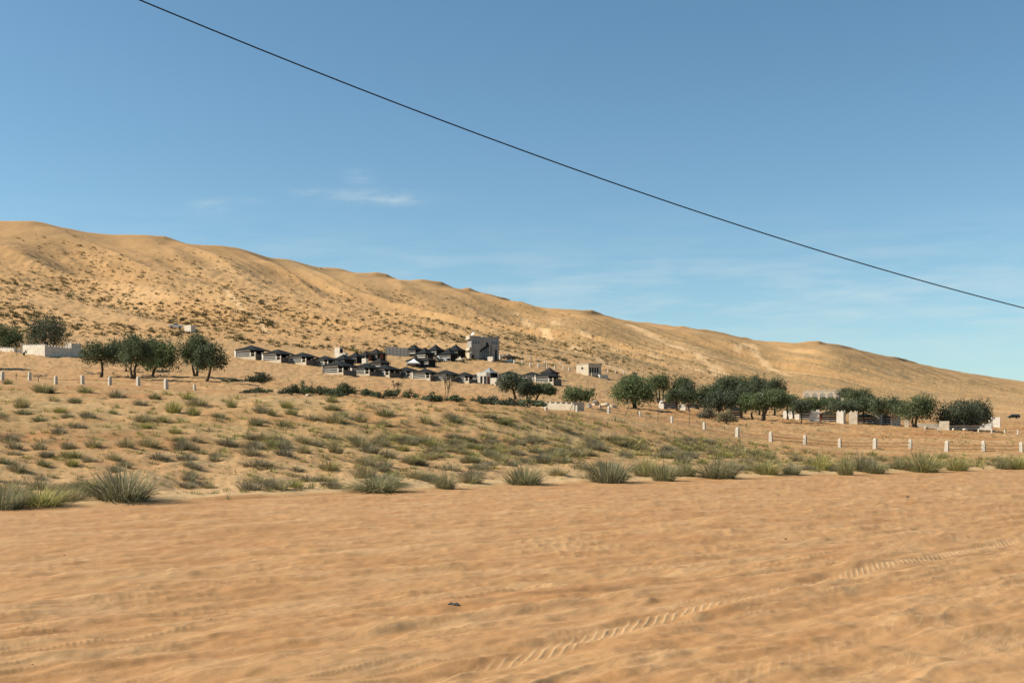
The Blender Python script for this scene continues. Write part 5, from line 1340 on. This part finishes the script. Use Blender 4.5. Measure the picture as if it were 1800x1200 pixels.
def wire(pts, frac, name, label, rad=.022, sag=.06):
    P_ = []
    for (a, sa_), (b_, sb_) in zip(pts[:-1], pts[1:]):
        for j in range(6):
            t_ = j/6; q_ = a.lerp(b_, t_); q_.z += frac*1.1*(sa_+(sb_-sa_)*t_)-sag*math.sin(math.pi*t_); P_.append(q_)
    P_.append(pts[-1][0]+Vector((0, 0, frac*1.1*pts[-1][1])))
    o = MB().tube(P_, rad, 5).build(name, MT['fwire']); tag(o, label, 'cable', 'fence cables')
wire(rpts, .62, 'fence_cable', 'upper rusty cable strung between white posts below the grove')
wire(rpts, .24, 'fence_cable', 'lower rusty cable strung between white posts below the grove', .026, .03)
wire(lpts, .55, 'fence_cable', 'thin rusty cable strung between posts below the walled compound', .016)
for px, b_, h_, lean, lab in ((1000, 722, 20, .5, 'leaning thin metal stake in front of the low wall'), (1098, 732, 26, .32, 'leaning thin metal stake under the wide two stemmed tree'), (1155, 739, 21, .14, 'thin metal stake between third and fourth white post'), (1211, 749, 30, .06, 'tallest thin upright metal stake before the grey green bushes'), (1120, 728, 14, .0, 'short rusty stake next to the third white post'), (28, 668, 13, .05, 'thin stake between first two white posts near the compound'), (68, 672, 10, -.1, 'short thin stake past second post near the compound')):
    p = hit(px, b_, 88); k = p.y/F; o = MB().tube([(0, 0, -.3), (lean*h_*k, 0, h_*k)], .045, 6).build('metal_stake', MT['metal'], None, p); tag(o, lab, 'stake', 'thin metal stakes')
for i, (px, b_, h_) in enumerate(((904, 639, 8), (918, 641, 8), (932, 644, 8), (946, 646, 8), (961, 647, 7), (975, 649, 7), (990, 650, 7), (1000, 652, 7))):
    post(px, b_, h_, f'{ORD[i]} little post of the boundary line running from house to flat roofed house', 'little boundary posts by the house', 200)
for i, (px, b_, h_) in enumerate(((893, 625, 5), (908, 628, 5), (920, 630, 5), (932, 633, 5), (945, 635, 5), (958, 638, 5), (985, 641, 5), (1068, 655, 6), (1082, 656, 6), (1096, 657, 6))):
    post(px, b_, h_, f'{ORD[i]} faint upslope boundary post behind the little boundary posts', 'faint upslope posts', 220)
for i, (px, b_, h_) in enumerate(((1626, 757, 5), (1649, 758, 7), (1720, 760, 8), (1743, 761, 8), (1766, 762, 8), (1789, 763, 9))):
    post(px, b_, h_, f'{ORD[i]} small far post beyond the fence, below the broadest tree', 'small far posts', 135)
p = hit(957, 650, 200); k = p.y/F
an = empty('pipe_stand', tuple(p)); tag(an, 'low wooden cross frame standing among little boundary posts', 'frame')
box_part('beam', (-1.4, .6, -.07, .07, 1.1, 1.3), MT['stone'], an); box_part('upright', (.2, .34, -.07, .07, -.5, 1.9), MT['twig'], an)
# brush lying under the compound trees
for i, (px, py, wd, lab) in enumerate(((165, 658, 34, 'dry fallen brush lying between white posts under the flat topped tree'), (222, 664, 30, 'green brush pile under the tallest wall side tree'), (268, 662, 46, 'long pale dead branches lying behind white posts under drooping tree'), (70, 662, 26, 'dark sprout of brush behind the second white post'))):
    p = hit(px, py, 140); k = p.y/F; g_ = np.random.default_rng(600+i); m_ = MB()
    m_.tube([(-.45*wd*k, 0, .06), (0, .05, .12), (.45*wd*k, 0, .06)], [.06, .06, .04], 5)
    for j in range(16):
        x = g_.uniform(-.5, .5)*wd*k; y = g_.uniform(-.8, .8); dx_ = g_.uniform(-.35, .35)*wd*k
        m_.tube([(x, y, .05), (x+dx_*.5, y+.1, .15+g_.uniform(0, .35)), (x+dx_, y+g_.uniform(-.5, .5), .1+g_.uniform(0, .3))], [.05, .04, .02], 5)
    o = m_.build('brush_pile', MT['twig'] if i != 1 else MT['bark'], None, p); tag(o, lab, 'brush', 'fallen brush under the trees')
# ------------------------------------------------------------------ overhead cable
a_, b_ = Vector((-5.57, 17.0)), Vector((10.8, 24.0)); P_ = []
for j in range(60):
    s_ = -.62+j/59*2.5; q_ = a_+(b_-a_)*s_; P_.append((q_.x, q_.y, 8.545-5.085*s_+1.285*s_*s_))
o = MB().tube(P_, .0115, 8).build('overhead_cable', MT['wire'], smooth=True); tag(o, 'black overhead cable slanting down across the whole sky', 'cable')
# ------------------------------------------------------------------ bits on the road
def road_hit(px, py):
    Y = CAMZ*F/(py-HY); x = (px-CX)/F*Y; return Vector((x, Y, ground_z(x, Y)))
p = road_hit(797, 1067); m_ = MB()
prof = [(-.065, .003), (-.042, .015), (-.015, .007), (.004, .004), (.023, .016), (.046, .008), (.065, .003)]
for (x0_, z0_), (x1_, z1_) in zip(prof[:-1], prof[1:]):
    m_.add([(x0_, -.03, z0_), (x1_, -.03, z1_), (x1_, .035, z1_+.006), (x0_, .035, z0_+.006), (x0_, -.03, z0_-.006), (x1_, -.03, z1_-.006), (x1_, .035, z1_), (x0_, .035, z0_)], [(0, 1, 2, 3), (7, 6, 5, 4), (0, 4, 5, 1), (2, 6, 7, 3)])
tag(m_.build('rubber_scrap', MT['scrap'], None, p+Vector((0, 0, .004)), R(-15)), 'crumpled dark strip of scrap lying on the sand road', 'litter')
for i, (px, py, w_, lab) in enumerate(((113, 975, 4, 'dark pebble on road below biggest lone tuft'), (131, 944, 3, 'dark pebble on the road rim shade, next to the other pebble'), (57, 1176, 3, 'dark pebble at the bottom corner of the road'), (370, 1096, 3, 'tiny dark pebble lying mid road'), (1381, 947, 5, 'dark twig bit on the road beyond the wheel track'), (1595, 875, 6, 'dark bit near the far edge of the road'), (1692, 1150, 3, 'dark pebble on the pale sand of the road corner'), (1668, 994, 3, 'dark pebble just under the tread track'))):
    p = road_hit(px, py); k = p.y/F; g_ = np.random.default_rng(700+i); r_ = w_*k*.5
    v = [(math.cos(t_)*r_*g_.uniform(.8, 1.2), math.sin(t_)*r_*.8*g_.uniform(.8, 1.2), z) for z, q_ in ((-.005, 1), (r_*.5, .8)) for t_ in [2*math.pi*j/7 for j in range(7)]]+[(0, 0, r_*.85)]
    f = [(j, (j+1) % 7, (j+1) % 7+7, j+7) for j in range(7)]+[(j+7, (j+1) % 7+7, 14) for j in range(7)]
    tag(MB().add(v, f).build('pebble', MT['pebble'], None, p), lab, 'pebble', 'dark bits on the road')
